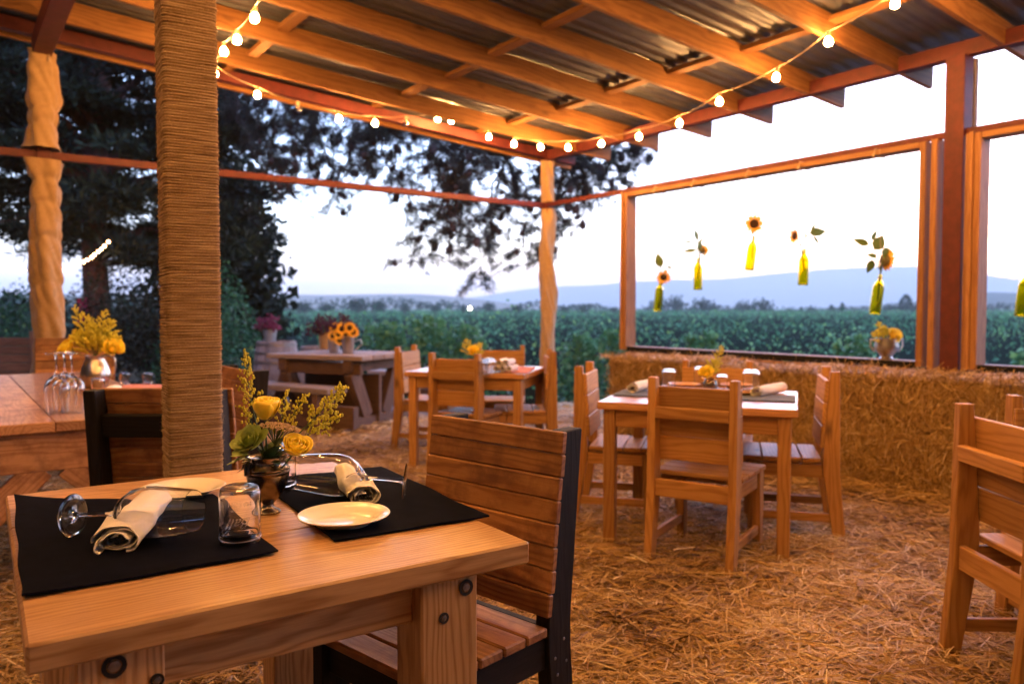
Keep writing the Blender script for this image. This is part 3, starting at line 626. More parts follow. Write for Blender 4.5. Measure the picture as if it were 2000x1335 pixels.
# red posts
def post(a, b, s, top, nm='post'): return board(nm, W(a, b, -.05), W(a, b, top), s, s, M_red, pav, up=tuple(NN))
post(0.03, 4.79, .135, 3.06)
board('post', W(-.09, 4.80, 2.55), W(-.09, 4.80, 3.06), .12, .05, M_grey, pav, up=tuple(NN))
pc = post(0, 0, .10, 3.06); pl = post(5.32, .0, .10, zr(5.32, -.14)); post(9.0, 0, .1, zr(9, -.1)); pr = post(5.33, 4.66, .13, zr(5.33, -.14)); post(5.32, 9.4, .12, zr(5.32, -.14)); post(0.03, 9.6, .12, 3.06)
# rope wrapped round the near post
def rope_wrap():
    r, pit, z0, z1 = .0052, .0094, .01, 3.36; hw = .083; cr = .013; turns = int((z1-z0)/pit); per = []
    seg = [(hw-cr, -1), (hw-cr, 1)]
    pts = []
    for sx, sy in ((1, -1), (1, 1), (-1, 1), (-1, -1)):
        cx, cy2 = sx*(hw-cr), sy*(hw-cr); a0 = math.atan2(sy, sx)
        for t in (-.7, 0, .7): pts.append((cx + cr*math.cos(a0+t), cy2 + cr*math.sin(a0+t)))
    m = len(pts); path = []; jz = 0; jr = 0; tilt = 0
    for t in range(turns):
        jz = random.gauss(0, .0010); jr = random.gauss(0, .0009); tl = random.gauss(0, .0022) if random.random() < .3 else 0; tilt = tilt*.8 + tl
        for i, (x, y) in enumerate(pts):
            f = 1 + jr/hw; z = z0 + pit*(t + i/m) + jz*math.sin(math.pi*i/m) + tilt*math.sin(2*math.pi*i/m)
            path.append(Vector((x*f, y*f, max(z, .0))))
    o = MB().tube(path, r, 6).build('rope_wrap', M_rope, pr)
    th = math.atan2(WW.y, WW.x); q = W(5.33, 4.66, 0)
    Mw = Matrix.Translation(q) @ Matrix.Rotation(R(32), 4, 'Z'); 
    ML = MT_[pr.name].inverted() @ Mw; o.matrix_local = ML
    # stray fibres
    n = 5200; t = rng.random(n)*6.283; s = rng.integers(0, 4, n); u = rng.uniform(-1, 1, n)*hw; h = hw + r
    x = np.where(s == 0, h, np.where(s == 1, -h, u)); y = np.where(s == 0, u, np.where(s == 1, u, np.where(s == 2, h, -h)))
    C = np.stack([x, y, rng.uniform(z0, z1, n)], -1); D = unit(np.stack([x, y, np.zeros(n)], -1)*6 + rng.normal(size=(n, 3)))
    V, Fc = strand_arr(C, D, rng.uniform(.006, .022, n), np.full(n, .0006), .25); f = np_mesh('rope_fibres', V, Fc, M_straw, pr, np.full(len(V), .75)); f['kind'] = 'stuff'; f.matrix_local = ML
rope_wrap()
def burlap(parent, base, z0, z1, r, cinch=(), twist=0., seed=1, flare=(.0, .0)):
    rg = np.random.default_rng(seed); nt_, nz = 56, int((z1-z0)/.014); t = np.linspace(0, 2*np.pi, nt_, endpoint=False); z = np.linspace(z0, z1, nz); T, Z = np.meshgrid(t, z)
    Rr = np.full(T.shape, r)
    for k in range(7):
        f = rg.integers(1, 5); Rr += r*.055/np.sqrt(k+1)*np.sin(f*T + rg.uniform(2, 9)*(Z - z0)*rg.choice([-1, 1]) + rg.uniform(0, 6))
    if twist: Rr += r*.26*np.maximum(0, np.sin(2*T + twist*Z))**3 - r*.12*np.maximum(0, np.sin(3*T + twist*1.4*Z+1))**4
    for c, d, wd in cinch: Rr *= 1 - d*np.exp(-((Z + .02*np.sin(T*2) - c)/wd)**2)
    Rr += r*.05*np.sin(9*T + 31*Z + 2*np.sin(4*Z))*np.sin(7*Z+T) + r*.06*np.abs(np.sin(1.0*T - 13*Z + 1.5*np.sin(3*Z)))
    Rr *= 1 + flare[0]*np.exp(-(Z-z0)/.06) + flare[1]*np.exp(-(z1-Z)/.06)
    X_ = Rr*np.cos(T) + .012*np.sin(Z*5+seed); Y_ = Rr*np.sin(T); V = np.stack([X_, Y_, Z], -1)
    ii = np.arange(T.size).reshape(T.shape); jj = np.roll(ii, -1, 1); Fc = np.stack([ii[:-1], jj[:-1], jj[1:], ii[1:]], -1).reshape(-1, 4)
    o = np_mesh('burlap_wrap', V, Fc, M_burlap, parent, smooth=True); o.matrix_local = MT_[parent.name].inverted() @ Matrix.Translation(base); return o
LP = W(5.32, 0, 0); burlap(pl, LP, 1.12*0, 2.46, .112, [(2.30, .24, .035), (2.10, .14, .03), (1.82, .13, .03), (1.45, .10, .03), (1.0, .08, .03)], 2.2, 3, (0, .18))
burlap(pl, LP, 2.55, 3.34, .108, [(3.30, .20, .06), (2.76, .16, .03), (2.98, -.16, .05), (2.88, .12, .02), (3.12, .06, .03)], 1.6, 5, (.34, 0))
burlap(pc, W(0, 0, 0), 0, 2.47, .086, [(2.45, .15, .05)], 5.5, 8); burlap(pc, W(0, 0, 0), 2.55, 3.04, .084, [(2.6, .1, .05)], 4, 9)
st = MB().tube([W(5.28, .10, 3.25), W(5.27, .09, 3.33), W(5.28, .10, 3.44)], .008, 6).build('tie_string', M_cable, pav)
# window frames: deep open boxes of boards
def frame(b0, b1, z0, z1, nm='window_frame'):
    fo = board(nm, W(.07, b0+.05, z1-.02), W(.07, b1-.05, z1-.02), .15, .04, M_frame, pav)
    inv = MT_[fo.name].inverted()
    def sub(n, p0, p1, w, t, up, mat=M_frame):
        o = board(n, p0, p1, w, t, mat, fo, up=up); o.matrix_local = inv @ MT_[o.name]; return o
    sub('jamb', W(.07, b0+.025, z0), W(.07, b0+.025, z1), .15, .045, tuple(WW)); sub('jamb', W(.07, b1-.025, z0), W(.07, b1-.025, z1), .15, .045, tuple(WW))
    sub('sill', W(.06, b0+.05, z0+.02), W(.06, b1-.05, z0+.02), .13, .04, (0, 0, 1), M_grey); sub('trim', W(.128, b0+.051, z0+.010), W(.128, b1-.051, z0+.010), .006, .052, (0, 0, 1), M_black)
    sub('trim', W(.138, b0+.052, z0-.034), W(.138, b1-.052, z0-.034), .03, .028, (0, 0, 1)); sub('trim', W(.15, b0-.012, z0), W(.15, b0-.012, z1+.01), .03, .03, tuple(WW))
    return fo
frame(1.46, 4.62, .81, 2.475); board('stud', W(.06, 4.665, .74), W(.06, 4.665, 2.485), .12, .045, M_frame, pav, up=tuple(WW))
frame(4.95, 8.6, .81, 2.475); board('stud', W(.06, 4.905, .70), W(.06, 4.905, 2.485), .12, .045, M_frame, pav, up=tuple(WW))

# ------------------------------------------------------------------ straw bales
def bale_meshes(seed):
    rg = np.random.default_rng(seed); Lx, Ly, Lz = 1.15, .62, .385; V = []; Fc = []
    import bmesh
    bm = bmesh.new(); bmesh.ops.create_cube(bm, size=1); bmesh.ops.subdivide_edges(bm, edges=bm.edges, cuts=11, use_grid_fill=True)
    for v in bm.verts:
        c = Vector((v.co.x*Lx, v.co.y*Ly, v.co.z*Lz)); q = Vector((v.co.x*2, v.co.y*2, v.co.z*2)); e = sum(1 for t in q if abs(t) > .9)
        if e >= 2: c *= .965 if e == 2 else .93
        c += Vector(tuple(rg.normal(size=3)*.010)); c.x -= .012*math.exp(-((abs(v.co.x)-.2)/.03)**2)*0
        v.co = c
    me = bpy.data.meshes.new('bale_body'); bm.to_mesh(me); bm.free(); me.polygons.foreach_set('use_smooth', [True]*len(me.polygons)); me.materials.append(bpy.data.materials['trodden_straw']); me.update()
    n = 6500; f = rg.choice(4, n, p=[.50, .30, .10, .10]); u, v = rg.uniform(-.5, .5, (2, n))
    C = np.zeros((n, 3)); N_ = np.zeros((n, 3))
    for k, (ax, sg) in enumerate([(1, 1), (2, 1), (0, 1), (0, -1)]):
        mk = f == k; o = [i for i in range(3) if i != ax]; d = [Lx, Ly, Lz]; C[mk, ax] = sg*d[ax]/2; C[mk, o[0]] = u[mk]*d[o[0]]; C[mk, o[1]] = v[mk]*d[o[1]]; N_[mk, ax] = sg
    D = rg.normal(size=(n, 3)); D -= N_*(D*N_).sum(1, keepdims=True)*.85; D[f == 0] *= np.array([.8, 1, 1.3]); D = unit(D + N_*.15)
    C += N_*rg.uniform(-.006, .022, (n, 1)); S_ = .09*rg.lognormal(0, .5, n).clip(.3, 2.6)
    V, Fq = strand_arr(C, D, S_, .0040*rg.uniform(.6, 1.6, n), .10, N_)
    o = np_mesh('straw_stems', V, Fq, M_straw, tint=np.repeat(np.clip(rg.beta(1.5, 1.7, n)*.9 + (rg.random(n) > .985)*.4, 0, 1), 6)); sm_ = o.data; bpy.data.objects.remove(o); return me, sm_
BM = [bale_meshes(s) for s in (31, 32, 33)]
def bale(a, b, z, v, lab, rz=0, tw=0):
    t = empty('straw_bale', W(a, b, z), math.atan2(WW.y, WW.x) + rz, lab, 'straw bale', 'straw bales stacked under the windows')
    # local +Y points into the room
    body = link(bpy.data.objects.new('bale_body', BM[v][0]), t); s = link(bpy.data.objects.new('straw_stems', BM[v][1]), t); s['kind'] = 'stuff'
    for o in (body, s): o.location = (0, 0, .19); o.rotation_euler = (0, 0, math.pi)
    return t
nm_ = ['first from the far corner end', 'behind the right set table, left half', 'behind the right set table, right half', 'just left of the foreground chair on the right', 'behind the foreground chair on the right', 'at the right edge below the second window', 'beyond the right edge of the view']
for i in range(6):
    bale(.42, 2.48 + 1.185*i, .375 + random.uniform(-.012, .02), i % 3, 'top layer straw bale, ' + nm_[i], random.uniform(-.03, .03))
    bale(.43, 2.44 + 1.19*i, -.005, (i+1) % 3, 'bottom layer straw bale, ' + nm_[i], random.uniform(-.012, .012))
# fluffy loose straw along the top of the bales
n = 9000; b = rng.uniform(1.75, 9, n); a = rng.uniform(.10, .78, n); C = np.stack([CN.x+WW.x*b-NN.x*a, CN.y+WW.y*b-NN.y*a, .762 + .03*rng.random(n)**2 + .02*np.sin(b*5)], -1)
C[:, 2] += .05*np.exp(-((b-4.8)/.18)**2)*rng.random(n); t = rng.random(n)*6.28; D = unit(np.stack([np.cos(t), np.sin(t), rng.normal(size=n)*.25], -1)); V, Fc = strand_arr(C, D, .085*rng.lognormal(0, .4, n), .0042*rng.uniform(.6, 1.4, n), .15)
tag(np_mesh('straw_on_bales', V, Fc, M_straw, tint=np.repeat(np.clip(rng.beta(2, 2, n), 0, 1), 6)), 'loose straw fluff lying along the top of the bale wall', 'straw', kind='stuff')

# ------------------------------------------------------------------ string lights
globe = MB().lathe([(.010, .012), (.0135, .004), (.021, -.009), (.0252, -.024), (.0235, -.037), (.016, -.047), (.0001, -.052)], 12).build('light_bulb', M_bulb)
sock = MB().lathe([(.0001, .045), (.010, .045), (.0135, .040), (.0135, .004), (.010, .002), (.0001, .002)], 10).build('socket', M_socket)
gm, smm = globe.data, sock.data; bpy.data.objects.remove(globe); bpy.data.objects.remove(sock)
gm_far = gm.copy(); gm_far.materials[0] = emit('far_bulb_glow', (1, .45, .14), 12.0)
def string_lights(pts, lab, dead=(), cable_pts=None, grp=None, s=1.05, mesh=gm):
    c = sum((Vector(p) for p in pts), Vector())/len(pts); t = empty('string_lights', c, 0, lab, 'string lights', grp)
    cp = [Vector(p) - c + Vector((0, 0, .045*s)) for p in (cable_pts or pts)]; fine = []
    for i in range(len(cp) - 1):
        for k in range(5):
            u = k/5; q = cp[i].lerp(cp[i+1], u); q.z -= .035*4*u*(1-u)*(cp[i+1]-cp[i]).length; fine.append(q)
    fine.append(cp[-1]); MB().tube(fine, .0035*s, 5).build('cable', M_cable, t)
    for i, p in enumerate(pts):
        b = link(bpy.data.objects.new('light_bulb', mesh), t); b.location = Vector(p) - c; b.rotation_euler = (random.gauss(0, .12), random.gauss(0, .12), 0); b.scale = (s,)*3
        if i in dead:
            me = gm.copy(); me.materials[0] = M_deadbulb; b.data = me; b['label'] = 'unlit clear bulb'
        k = link(bpy.data.objects.new('socket', smm), b)
back_px = [(498, 28, 2.55), (463, 71, 2.0), (437, 95, 1.5), (418, 138, .9), (502, 180, .5), (583, 208, .42), (661, 227, .4), (732, 236, .35), (793, 236, .32), (855, 228, .3), (882, 231, .3), (955, 263, .33)]
q1 = [PB(540, -60, 3.3)] + [PB(*q) for q in back_px]
string_lights(q1, 'string of lit globe bulbs sagging along the back red beam, two bulbs dead', dead=(6, 9))
q2 = [P(*q) for q in [(1004, 277, 3.0), (1055, 283, 3.0), (1109, 284, 2.97), (1175, 276, 2.93), (1248, 262, 2.92), (1327, 236, 2.94), (1405, 193, 2.98), (1517, 145, 3.03), (1618, 75, 3.09), (1748, 0, 3.16)]] + [P(1930, -100, 3.2)]
string_lights(q2, 'string of lit globe bulbs swooping from the far corner to the upper right')
for k, (a0, b0, a1, b1) in enumerate([(1.0, 6.2, 1.2, 8.2), (3.0, 4.9, 3.1, 8.2), (4.9, 3.5, 4.7, 8.0), (6.9, 2.0, 7.2, 8.0)]):
    n = int(abs(b1-b0)/.52); pts = []
    for i in range(n + 1):
        u = i/n; a = a0 + (a1-a0)*u; b = b0 + (b1-b0)*u; pts.append(W(a, b, zr(a, -.10 - .22*math.sin(math.pi*((u*2) % 1)))))
    string_lights(pts, 'string of lit bulbs under the roof, ' + ['closest to the windows', 'over the right of the viewer', 'beside the rope post', 'farthest left'][k] + ', above the view', grp='string lights overhead')
far = [(-8, 520), (7, 515), (18, 520), (36, 524), (48, 526), (61, 528), (90, 527), (117, 526), (126, 525), (145, 518), (153, 515), (163, 510), (170, 506), (179, 501), (184, 496), (192, 490), (198, 485), (204, 479), (212, 471)]
string_lights([PY(x, y, 11.5) for x, y in far], 'far string of small lit bulbs strung under the dark pine at the left', s=.5, mesh=gm_far)

# ------------------------------------------------------------------ chairs
def chair(name, Wd, H, fm, smat, nsl, zs0, npl, black=False):
    t = empty(name); h = H; x = Wd/2; tk = .044 if black else .040
    if black: rear = [(-.29, 0), (-.205, 0), (-.165, .38), (-.165, .46), (-.225, h), (-.30, h), (-.255, .46), (-.255, .38)]; fl = [(.13, 0), (.215, 0), (.215, .415), (.13, .415)]
    else: rear = [(-.285, 0), (-.225, 0), (-.165, .38), (-.165, .46), (-.195, h), (-.242, h), (-.25, .46), (-.25, .38)]; fl = [(.165, 0), (.215, 0), (.222, .42), (.150, .42)]
    for s in (-1, 1):
        xa, xb = sorted((s*x, s*(x - tk))); extrude_poly('leg', rear, xa, xb, fm, t); extrude_poly('leg', fl, xa, xb, fm, t)
        board('apron', (s*(x-.012-.02*0) - s*tk*.0 - s*.012, -.17, .378), (s*(x-.024), .15, .378), .085 if black else .07, .022, fm, t, up=(1, 0, 0))
        board('stretcher', (s*(x-tk/2), -.24, .13), (s*(x-tk/2), .17, .13), .045, .022, fm, t, up=(1, 0, 0))
    board('apron', (-x+tk, .185, .372), (x-tk, .185, .372), .09 if black else .075, .022, fm, t, up=(0, 1, 0))
    board('apron', (-x+tk, -.225, .375), (x-tk, -.225, .375), .085, .024, fm, t, up=(0, 1, 0))
    # seat
    y0, y1 = -.160, .245; pw = (y1-y0)/npl
    for i in range(npl): board('seat_plank', (-x-.004, y0 + pw*(i+.5), .437), (x+.004, y0+pw*(i+.5), .437), pw-.006, .024, smat, t, ch=.004)
    # back
    ztop = h if black else h-.045; d = Vector((0, -.060, h-.46) if black else (0, -.030, h-.46)).normalized(); p0 = Vector((0, -.165, .46)); nrm = Vector((0, d.z, -d.y)); L0 = (zs0-.46)/d.z; L1 = (ztop-.46)/d.z; sw = (L1-L0)/nsl; ov = .014 if black else .0
    if nsl == 3: sw = (L1-L0)/3
    for i in range(nsl):
        c = p0 + d*(L0 + sw*(i+.5)) + nrm*(.0105 + (random.uniform(0, .006) if black else 0)); board('back_slat', c - Vector((x+ov, 0, 0)), c + Vector((x+ov, 0, 0)), sw-(.0012 if black else .004), .02, smat, t, up=tuple(nrm), ch=.0035)
    zc = (.80*h/.93 if black else .745*h/.91); c = p0 + d*((zc-.46)/d.z) - nrm*(.035 if black else .052)
    board('crossbar', c - Vector((x-tk, 0, 0)), c + Vector((x-tk, 0, 0)), .085 if black else .055, .03, fm, t, up=tuple(nrm))
    if black:
        sb = MB()
        for s in (-1, 1):
            for (yy, zz) in ((-.225, .40), (-.19, .36), (-.235, .34), (-.20, .315)):
                o = MB().ball((s*(x+.0005), yy, zz), (.0015, .0045, .0045), 8, 4).build('screw', M_bolt, t)
    return t
CH = {}
def put(kind, x, y, fx, fy, lab, grp, scale=1., z=0.):
    f = Vector((fx, fy)).normalized(); th = math.atan2(-f.x, f.y)
    if kind not in CH:
        CH[kind] = chair('pine_chair', .44, .91, M_pine, M_pine, 3, .50, 4) if kind == 'p' else chair('slatted_chair', .46 if kind == 'b' else .50, .93, M_black, M_pallet, 8, .475, 5, True)
        o = CH[kind]
    else: o = copy_tree(CH[kind], kidmap())
    o.location = (x, y, z); o.rotation_euler = (0, 0, th); o.scale = (scale,)*3; tag(o, lab, 'chair', grp); return o
def mid(xm, ym, fx, fy, back=.26):
    f = Vector((fx, fy)).normalized(); return xm + f.x*back, ym + f.y*back, fx, fy
GP = 'pine chairs with three slat backs'; GB = 'reclaimed board chairs with black frames'
put('b', *mid(-.015, 2.13, -.67, -.74, .26), 'foreground chair of rough brown boards on a black frame at the near table', GB)
put('p', *mid(.83, 3.63, .54, .84, .27), 'pine chair seen from behind in front of the right set table', GP)
put('p', *mid(.40, 4.72, .96, -.25), 'pine chair at the left side of the right set table facing right', GP)
put('p', *mid(1.34, 5.06, -.30, -.95), 'pine chair beyond the right set table against the straw bales', GP)
put('p', *mid(1.80, 4.28, -.94, .27), 'pine chair at the right side of the right set table facing left', GP)
put('p', *mid(-.45, 5.80, .45, .89), 'pine chair seen from behind in front of the middle table', GP)
put('p', *mid(-1.0, 7.05, .97, -.24), 'pine chair at the left side of the middle table', GP)
put('p', *mid(-.10, 7.22, -.05, -1), 'pine chair on the far side of the middle table facing the viewer', GP)
put('p', *mid(.36, 6.27, -1, -.02), 'pine chair at the right side of the middle table, seen edge on', GP)
put('p', *mid(1.53, 2.50, 1, -.02), 'large pine chair cut by the right edge of the view, nearest to it', GP)
put('p', *mid(2.12, 3.0, -.02, -1), 'pine chair mostly hidden behind the right edge chair', GP)
put('w', *mid(-1.32, 2.88, 0, 1), 'black framed chair seen from behind, partly hidden by the rope post', GB, 1.01)
put('w', *mid(-1.34, 3.86, -.80, -.60), 'board back chair with black post just right of the rope post', GB, 1.02)
put('w', *mid(-3.62, 6.45, .45, -.89), 'board back chair on the far side of the left farm table behind the pitcher', GB, 1.08)

# ------------------------------------------------------------------ tables
def table(name, c, rz, L, D, th, npk, leg, ins, top_m, leg_m, lab, H=.76, apr=.09, grp='set wooden tables', apins=.05):
    t = empty(name, c, rz, lab, 'table', grp); pw = D/npk
    for i in range(npk): board('tabletop_plank', (-L/2, -D/2+pw*(i+.5), H-th/2), (L/2, -D/2+pw*(i+.5), H-th/2), pw-.0012, th, top_m, t, ch=.0045)
    for (x, y) in ins:
        lg = board('leg', (x, y, 0), (x, y, H-th), leg[0], leg[1], leg_m, t, up=(0, 1, 0), ch=.004)
    xs_ = [i[0] for i in ins]; ys_ = [i[1] for i in ins]; x0, x1, y0, y1 = min(xs_), max(xs_), min(ys_), max(ys_)
    for y in (y0, y1): board('apron', (x0+leg[0]/2, y+.0, H-th-apr/2), (x1-leg[0]/2, y, H-th-apr/2), apr, .035, leg_m, t, up=(0, 1, 0))
    for x in (x0, x1): board('apron', (x, y0+leg[1]/2, H-th-apr/2), (x, y1-leg[1]/2, H-th-apr/2), apr, .035, leg_m, t, up=(1, 0, 0))
    return t
UX, UY = Vector((.826, .5635, 0)), Vector((-.5635, .826, 0)); FL = Vector((-.69, 1.085, 0)); NT = FL + UX*.44 + UY*.54; NRZ = math.atan2(.5635, .826)
nt_ = table('dining_table', NT, NRZ, .88, 1.08, .046, 3, (.125, .11), [(-.44+.125, -.54+.082), (.44-.18, -.54+.07), (-.44+.125, .54-.09), (.44-.18, .54-.09)], M_table, M_table, 'thick honey coloured table in the left foreground with navy placemats', apr=.085)
for (u, v, z, r) in [(-.44+.205-.03, -.54+.0265, .652, .011), (-.44+.125-.01, -.54+.0265, .690, .018), (.44-.195, -.54+.0145, .640, .011), (.44-.145, -.54+.0145, .690, .016)]:
    b = MB().add(*[MB().lathe([(r*.62, 0), (r, 0), (r, .0015), (r*.62, .0015)], 18, closed=True).v, MB().lathe([(r*.62, 0), (r, 0), (r, .0015), (r*.62, .0015)], 18, closed=True).f]).build('bolt_shade_ring', M_dark, nt_)  # raised dark ring, the shade of a bolt recess put into its colour
    b.rotation_euler = (math.pi/2, 0, 0); b.location = (u, v-.0005, z); h = MB().lathe([(.0001, .003), (r*.52, .002), (r*.6, -.002)], 6).build('bolt', M_bolt, b, smooth=False)
ax = Vector((.940, -.342, 0)); ay = Vector((.342, .940, 0)); c = Vector((.44, 4.02, 0)) + ax*.49 + ay*.45; RT = c; RRZ = math.atan2(-.342, .940)
table('dining_table', c, RRZ, .98, .90, .040, 4, (.062, .062), [(-.43, -.40), (.43, -.40), (-.43, .40), (.43, .40)], M_ptop, M_pine, 'pine table with blue placemats beside the straw bales on the right')
mx_ = Vector((.966, -.259, 0)); my_ = Vector((.259, .966, 0)); c = Vector((-.837, 6.0, 0)) + mx_*.48 + my_*.41; MT = c; MRZ = math.atan2(-.259, .966)
table('dining_table', c, MRZ, .96, .82, .040, 4, (.062, .062), [(-.42, -.36), (.42, -.36), (-.42, .36), (.42, .36)], M_ptop, M_pine, 'pine table with stacked napkins and jars in the middle distance')
fx = Vector((-.59, .807, 0)).normalized(); fy_ = Vector((-.807, -.59, 0)).normalized(); c = Vector((-1.5, 3.62, 0)) + fx*1.5 + fy_*.55; FRZ = math.atan2(fx.y, fx.x); FT = c
ft = table('farm_table', c, FRZ, 3.0, 1.10, .045, 4, (.12, .12), [(-1.2, -.40), (1.2, -.40), (-1.2, .40), (1.2, .40)], M_farm, M_farm, 'long farm table on the left with pitcher of flowers and upturned glasses', apr=.15)
for y in (-.40, .40):
    board('brace', (-1.42, y, .64), (-1.20, y, .12), .10, .05, M_farm, ft, up=(0, 1, 0))
board('end_rail', (-1.44, -.5, .63), (-1.44, .5, .63), .17, .045, M_farm, ft, up=(1, 0, 0)); board('brace', (-1.44, -.05, .56), (-1.44, -.42, .20), .11, .04, M_farm, ft, up=(1, 0, 0)); board('brace', (-1.44, .05, .56), (-1.44, .42, .20), .11, .04, M_farm, ft, up=(1, 0, 0))

# ------------------------------------------------------------------ tableware
TZ = .76
def cloth(name, quad, lab, mat, z=TZ, th=.0035, curl=(0, 0, 0, 0), n=22, grp=None, hem=True):
    """a placemat: quad corners in the order around it; curl lifts each corner"""
    c = sum((Vector(q) for q in quad), Vector())/4; A, B, C_, D = (Vector(q) - c for q in quad); V = []
    for s in (0, 1):
        for j in range(n + 1):
            for i in range(n + 1):
                u, v = i/n, j/n; p = A*(1-u)*(1-v) + B*u*(1-v) + C_*u*v + D*(1-u)*v; ed = min(u, v, 1-u, 1-v)
                zz = .0006 + sum(k*w_ for k, w_ in zip(curl, ((1-u)**4*(1-v)**4, u**4*(1-v)**4, u**4*v**4, (1-u)**4*v**4)))
                zz += .0014*math.sin(u*9+v*4)*math.sin(v*7) + .0006*math.sin(u*23-v*11)*math.sin(v*19) + .0020 + (.0012 if hem and .015 < ed < .05 else 0)
                w = .002*math.sin(v*17+u*3) if i in (0, n) else (.002*math.sin(u*15) if j in (0, n) else 0)
                V.append((p.x + w*.5, p.y + w, zz + (th if s == 0 else 0)))
    m = (n+1)**2; Fc = []
    for j in range(n):
        for i in range(n): k = j*(n+1)+i; Fc.append((k, k+1, k+n+2, k+n+1)); Fc.append((m+k+n+1, m+k+n+2, m+k+1, m+k))
    bd = [i for i in range(n)] + [n + j*(n+1) for j in range(n)] + [(n+1)*n + n - i for i in range(n)] + [(n+1)*(n-j) for j in range(n)]
    for i in range(len(bd)): a, b = bd[i], bd[(i+1) % len(bd)]; Fc.append((a, m+a, m+b, b))
    o = MB().add(V, Fc).build(name, mat); o.location = (c.x, c.y, z + .0008); return tag(o, lab, 'placemat', grp)
cloth('placemat', [P(28, 992, TZ), P(42, 1172, TZ), P(542, 1083, TZ), P(417, 968, TZ)], 'wrinkled navy placemat at the left of the near table, corner curled', M_navy, curl=(.028, .004, .002, 0), grp='navy placemats')
e1 = P(652, 1060, TZ); e2 = P(955, 1012, TZ); e3 = P(745, 914, TZ); e4 = e1 + (e3 - e2)
cloth('placemat', [e4, e1, e2, e3], 'navy placemat at the right of the near table under the round plate', M_navy, grp='navy placemats')

def lathe_obj(name, prof, mat, loc, lab, cat, grp=None, n=40, rot=None, closed=True, parent=None, sc_=1.):
    o = MB().lathe(prof, n, closed=closed).build(name, mat, parent); o.location = loc; o.scale = (sc_,)*3
    if rot is not None: o.rotation_mode = 'QUATERNION'; o.rotation_quaternion = rot
    return tag(o, lab, cat, grp)
# wine glass along +Z, foot at z=0, length .275
wg_out = [(.0001, 0), (.030, .0003), (.0435, .0008), (.0445, .0016), (.0435, .0024), (.030, .0030), (.016, .0040), (.008, .0075), (.0050, .016), (.0042, .030), (.004, .05), (.0042, .085), (.0075, .098), (.018, .106), (.036, .122), (.049, .145), (.0535, .170), (.053, .190), (.0495, .225), (.0450, .262), (.0430, .2755)]
wg_in = [(.0417, .2755), (.0437, .262), (.0482, .225), (.0517, .190), (.0522, .170), (.0477, .146), (.0345, .1245), (.0165, .1095), (.0001, .106)]
def wineglass(loc, axis, lab, grp, s=1.):
    q = Vector((0, 0, 1)).rotation_difference(axis); o = lathe_obj('wine_glass', [(r, z) for r, z in wg_out + wg_in], M_glass, loc, lab, 'wine glass', grp, 48, q, closed=False, sc_=s); return o
def lying(fpx, bpx, lab, bz=.0565):
    f = P(*fpx, TZ + .0475); b = P(*bpx, TZ + bz); ax_ = (b - f).normalized(); s = 1.0; o = wineglass(f, ax_, lab, 'wine glasses lying on the near table'); return o
lying((141, 1006), (352, 998), 'empty wine glass lying across the left napkin, foot to the left', .066)
lying((792, 939), (648, 927), 'empty wine glass lying on the right placemat, foot to the right', .064)
# mason jar upside down, mouth at z=0
jar_o = [(.0355, .0), (.0385, .001), (.0395, .004), (.0385, .007), (.0385, .011), (.0400, .013), (.0412, .015), (.0412, .018), (.0395, .021), (.0388, .024), (.0400, .028), (.0404, .033), (.0405, .038), (.0405, .060), (.0405, .086), (.0405, .092), (.0402, .099), (.0392, .106), (.0372, .112), (.0345, .1155), (.028, .118), (.024, .1175), (.0001, .1155)]
jar_i = [(.0001, .1105), (.024, .1125), (.030, .1120), (.0345, .109), (.0368, .104), (.0378, .096), (.0380, .090), (.0380, .085), (.0380, .060), (.0380, .040), (.0379, .034), (.0365, .028), (.0362, .020), (.0355, .010), (.0345, .0), (.0355, .0)]
def letter(body, size, shear, R_, ztop, flip, par, ang, nm='embossed_lettering'):
    cu = bpy.data.curves.new('t', 'FONT'); cu.body = body; cu.size = size; cu.shear = shear; cu.extrude = .0005; cu.align_x = 'CENTER'; ob = bpy.data.objects.new('t', cu); COL.objects.link(ob)
    me = bpy.data.meshes.new_from_object(ob.evaluated_get(bpy.context.evaluated_depsgraph_get())); bpy.data.objects.remove(ob)
    for v in me.vertices:
        x, y, z = v.co; 
        if flip: x, y = -x, -y
        a = ang + x/R_; rr = R_ + .0004 + z; v.co = (rr*math.cos(a), rr*math.sin(a), ztop + y)
    me.materials.clear(); me.materials.append(M_frost); return link(bpy.data.objects.new(nm, me), par)
def jar(loc, lab, grp=None, text=False, s=1.):
    o = lathe_obj('mason_jar', [(r, z) for r, z in jar_o + jar_i], M_glass, loc, lab, 'jar', grp, 40, None, False, sc_=s)
    if text:
        a = math.atan2(-o.location.y, -o.location.x)
        letter('MASON', .013, 0, .0407, .092, True, o, a); letter('CUP', .007, 0, .0407, .079, True, o, a - .25); letter('Ball', .030, .45, .0407, .060, True, o, a)
    return o
jl = P(459, 1070, TZ+.005)
jar(jl + Vector((0, .030, .001)), 'upturned clear mason jar on the left navy placemat corner', 'mason jars on the near table', True)
jar(P(548, 955, TZ+.005) + Vector((.0, .0, .001)), 'upturned clear mason jar behind the pewter vase', 'mason jars on the near table')
plate_p = [(.0001, .006), (.050, .006), (.062, .0085), (.071, .0145), (.080, .0195), (.094, .0235), (.0985, .0240), (.1005, .0225), (.0990, .0205), (.082, .0145), (.064, .0060), (.058, .0), (.054, .0), (.052, .0028), (.0001, .0028)]
def plate(loc, lab, grp, s=1.): return lathe_obj('plate', plate_p, M_china, loc, lab, 'plate', grp, 64, None, False, sc_=s)
plate(P(672, 1016, TZ+.012) + Vector((0, 0, -.0065)), 'ivory bread plate with light reflections on the right navy placemat', 'ivory plates on the near table')
plate(P(360, 958, TZ+.012) + Vector((0, 0, -.0105)), 'ivory bread plate half hidden behind the left wine glass', 'ivory plates on the near table')
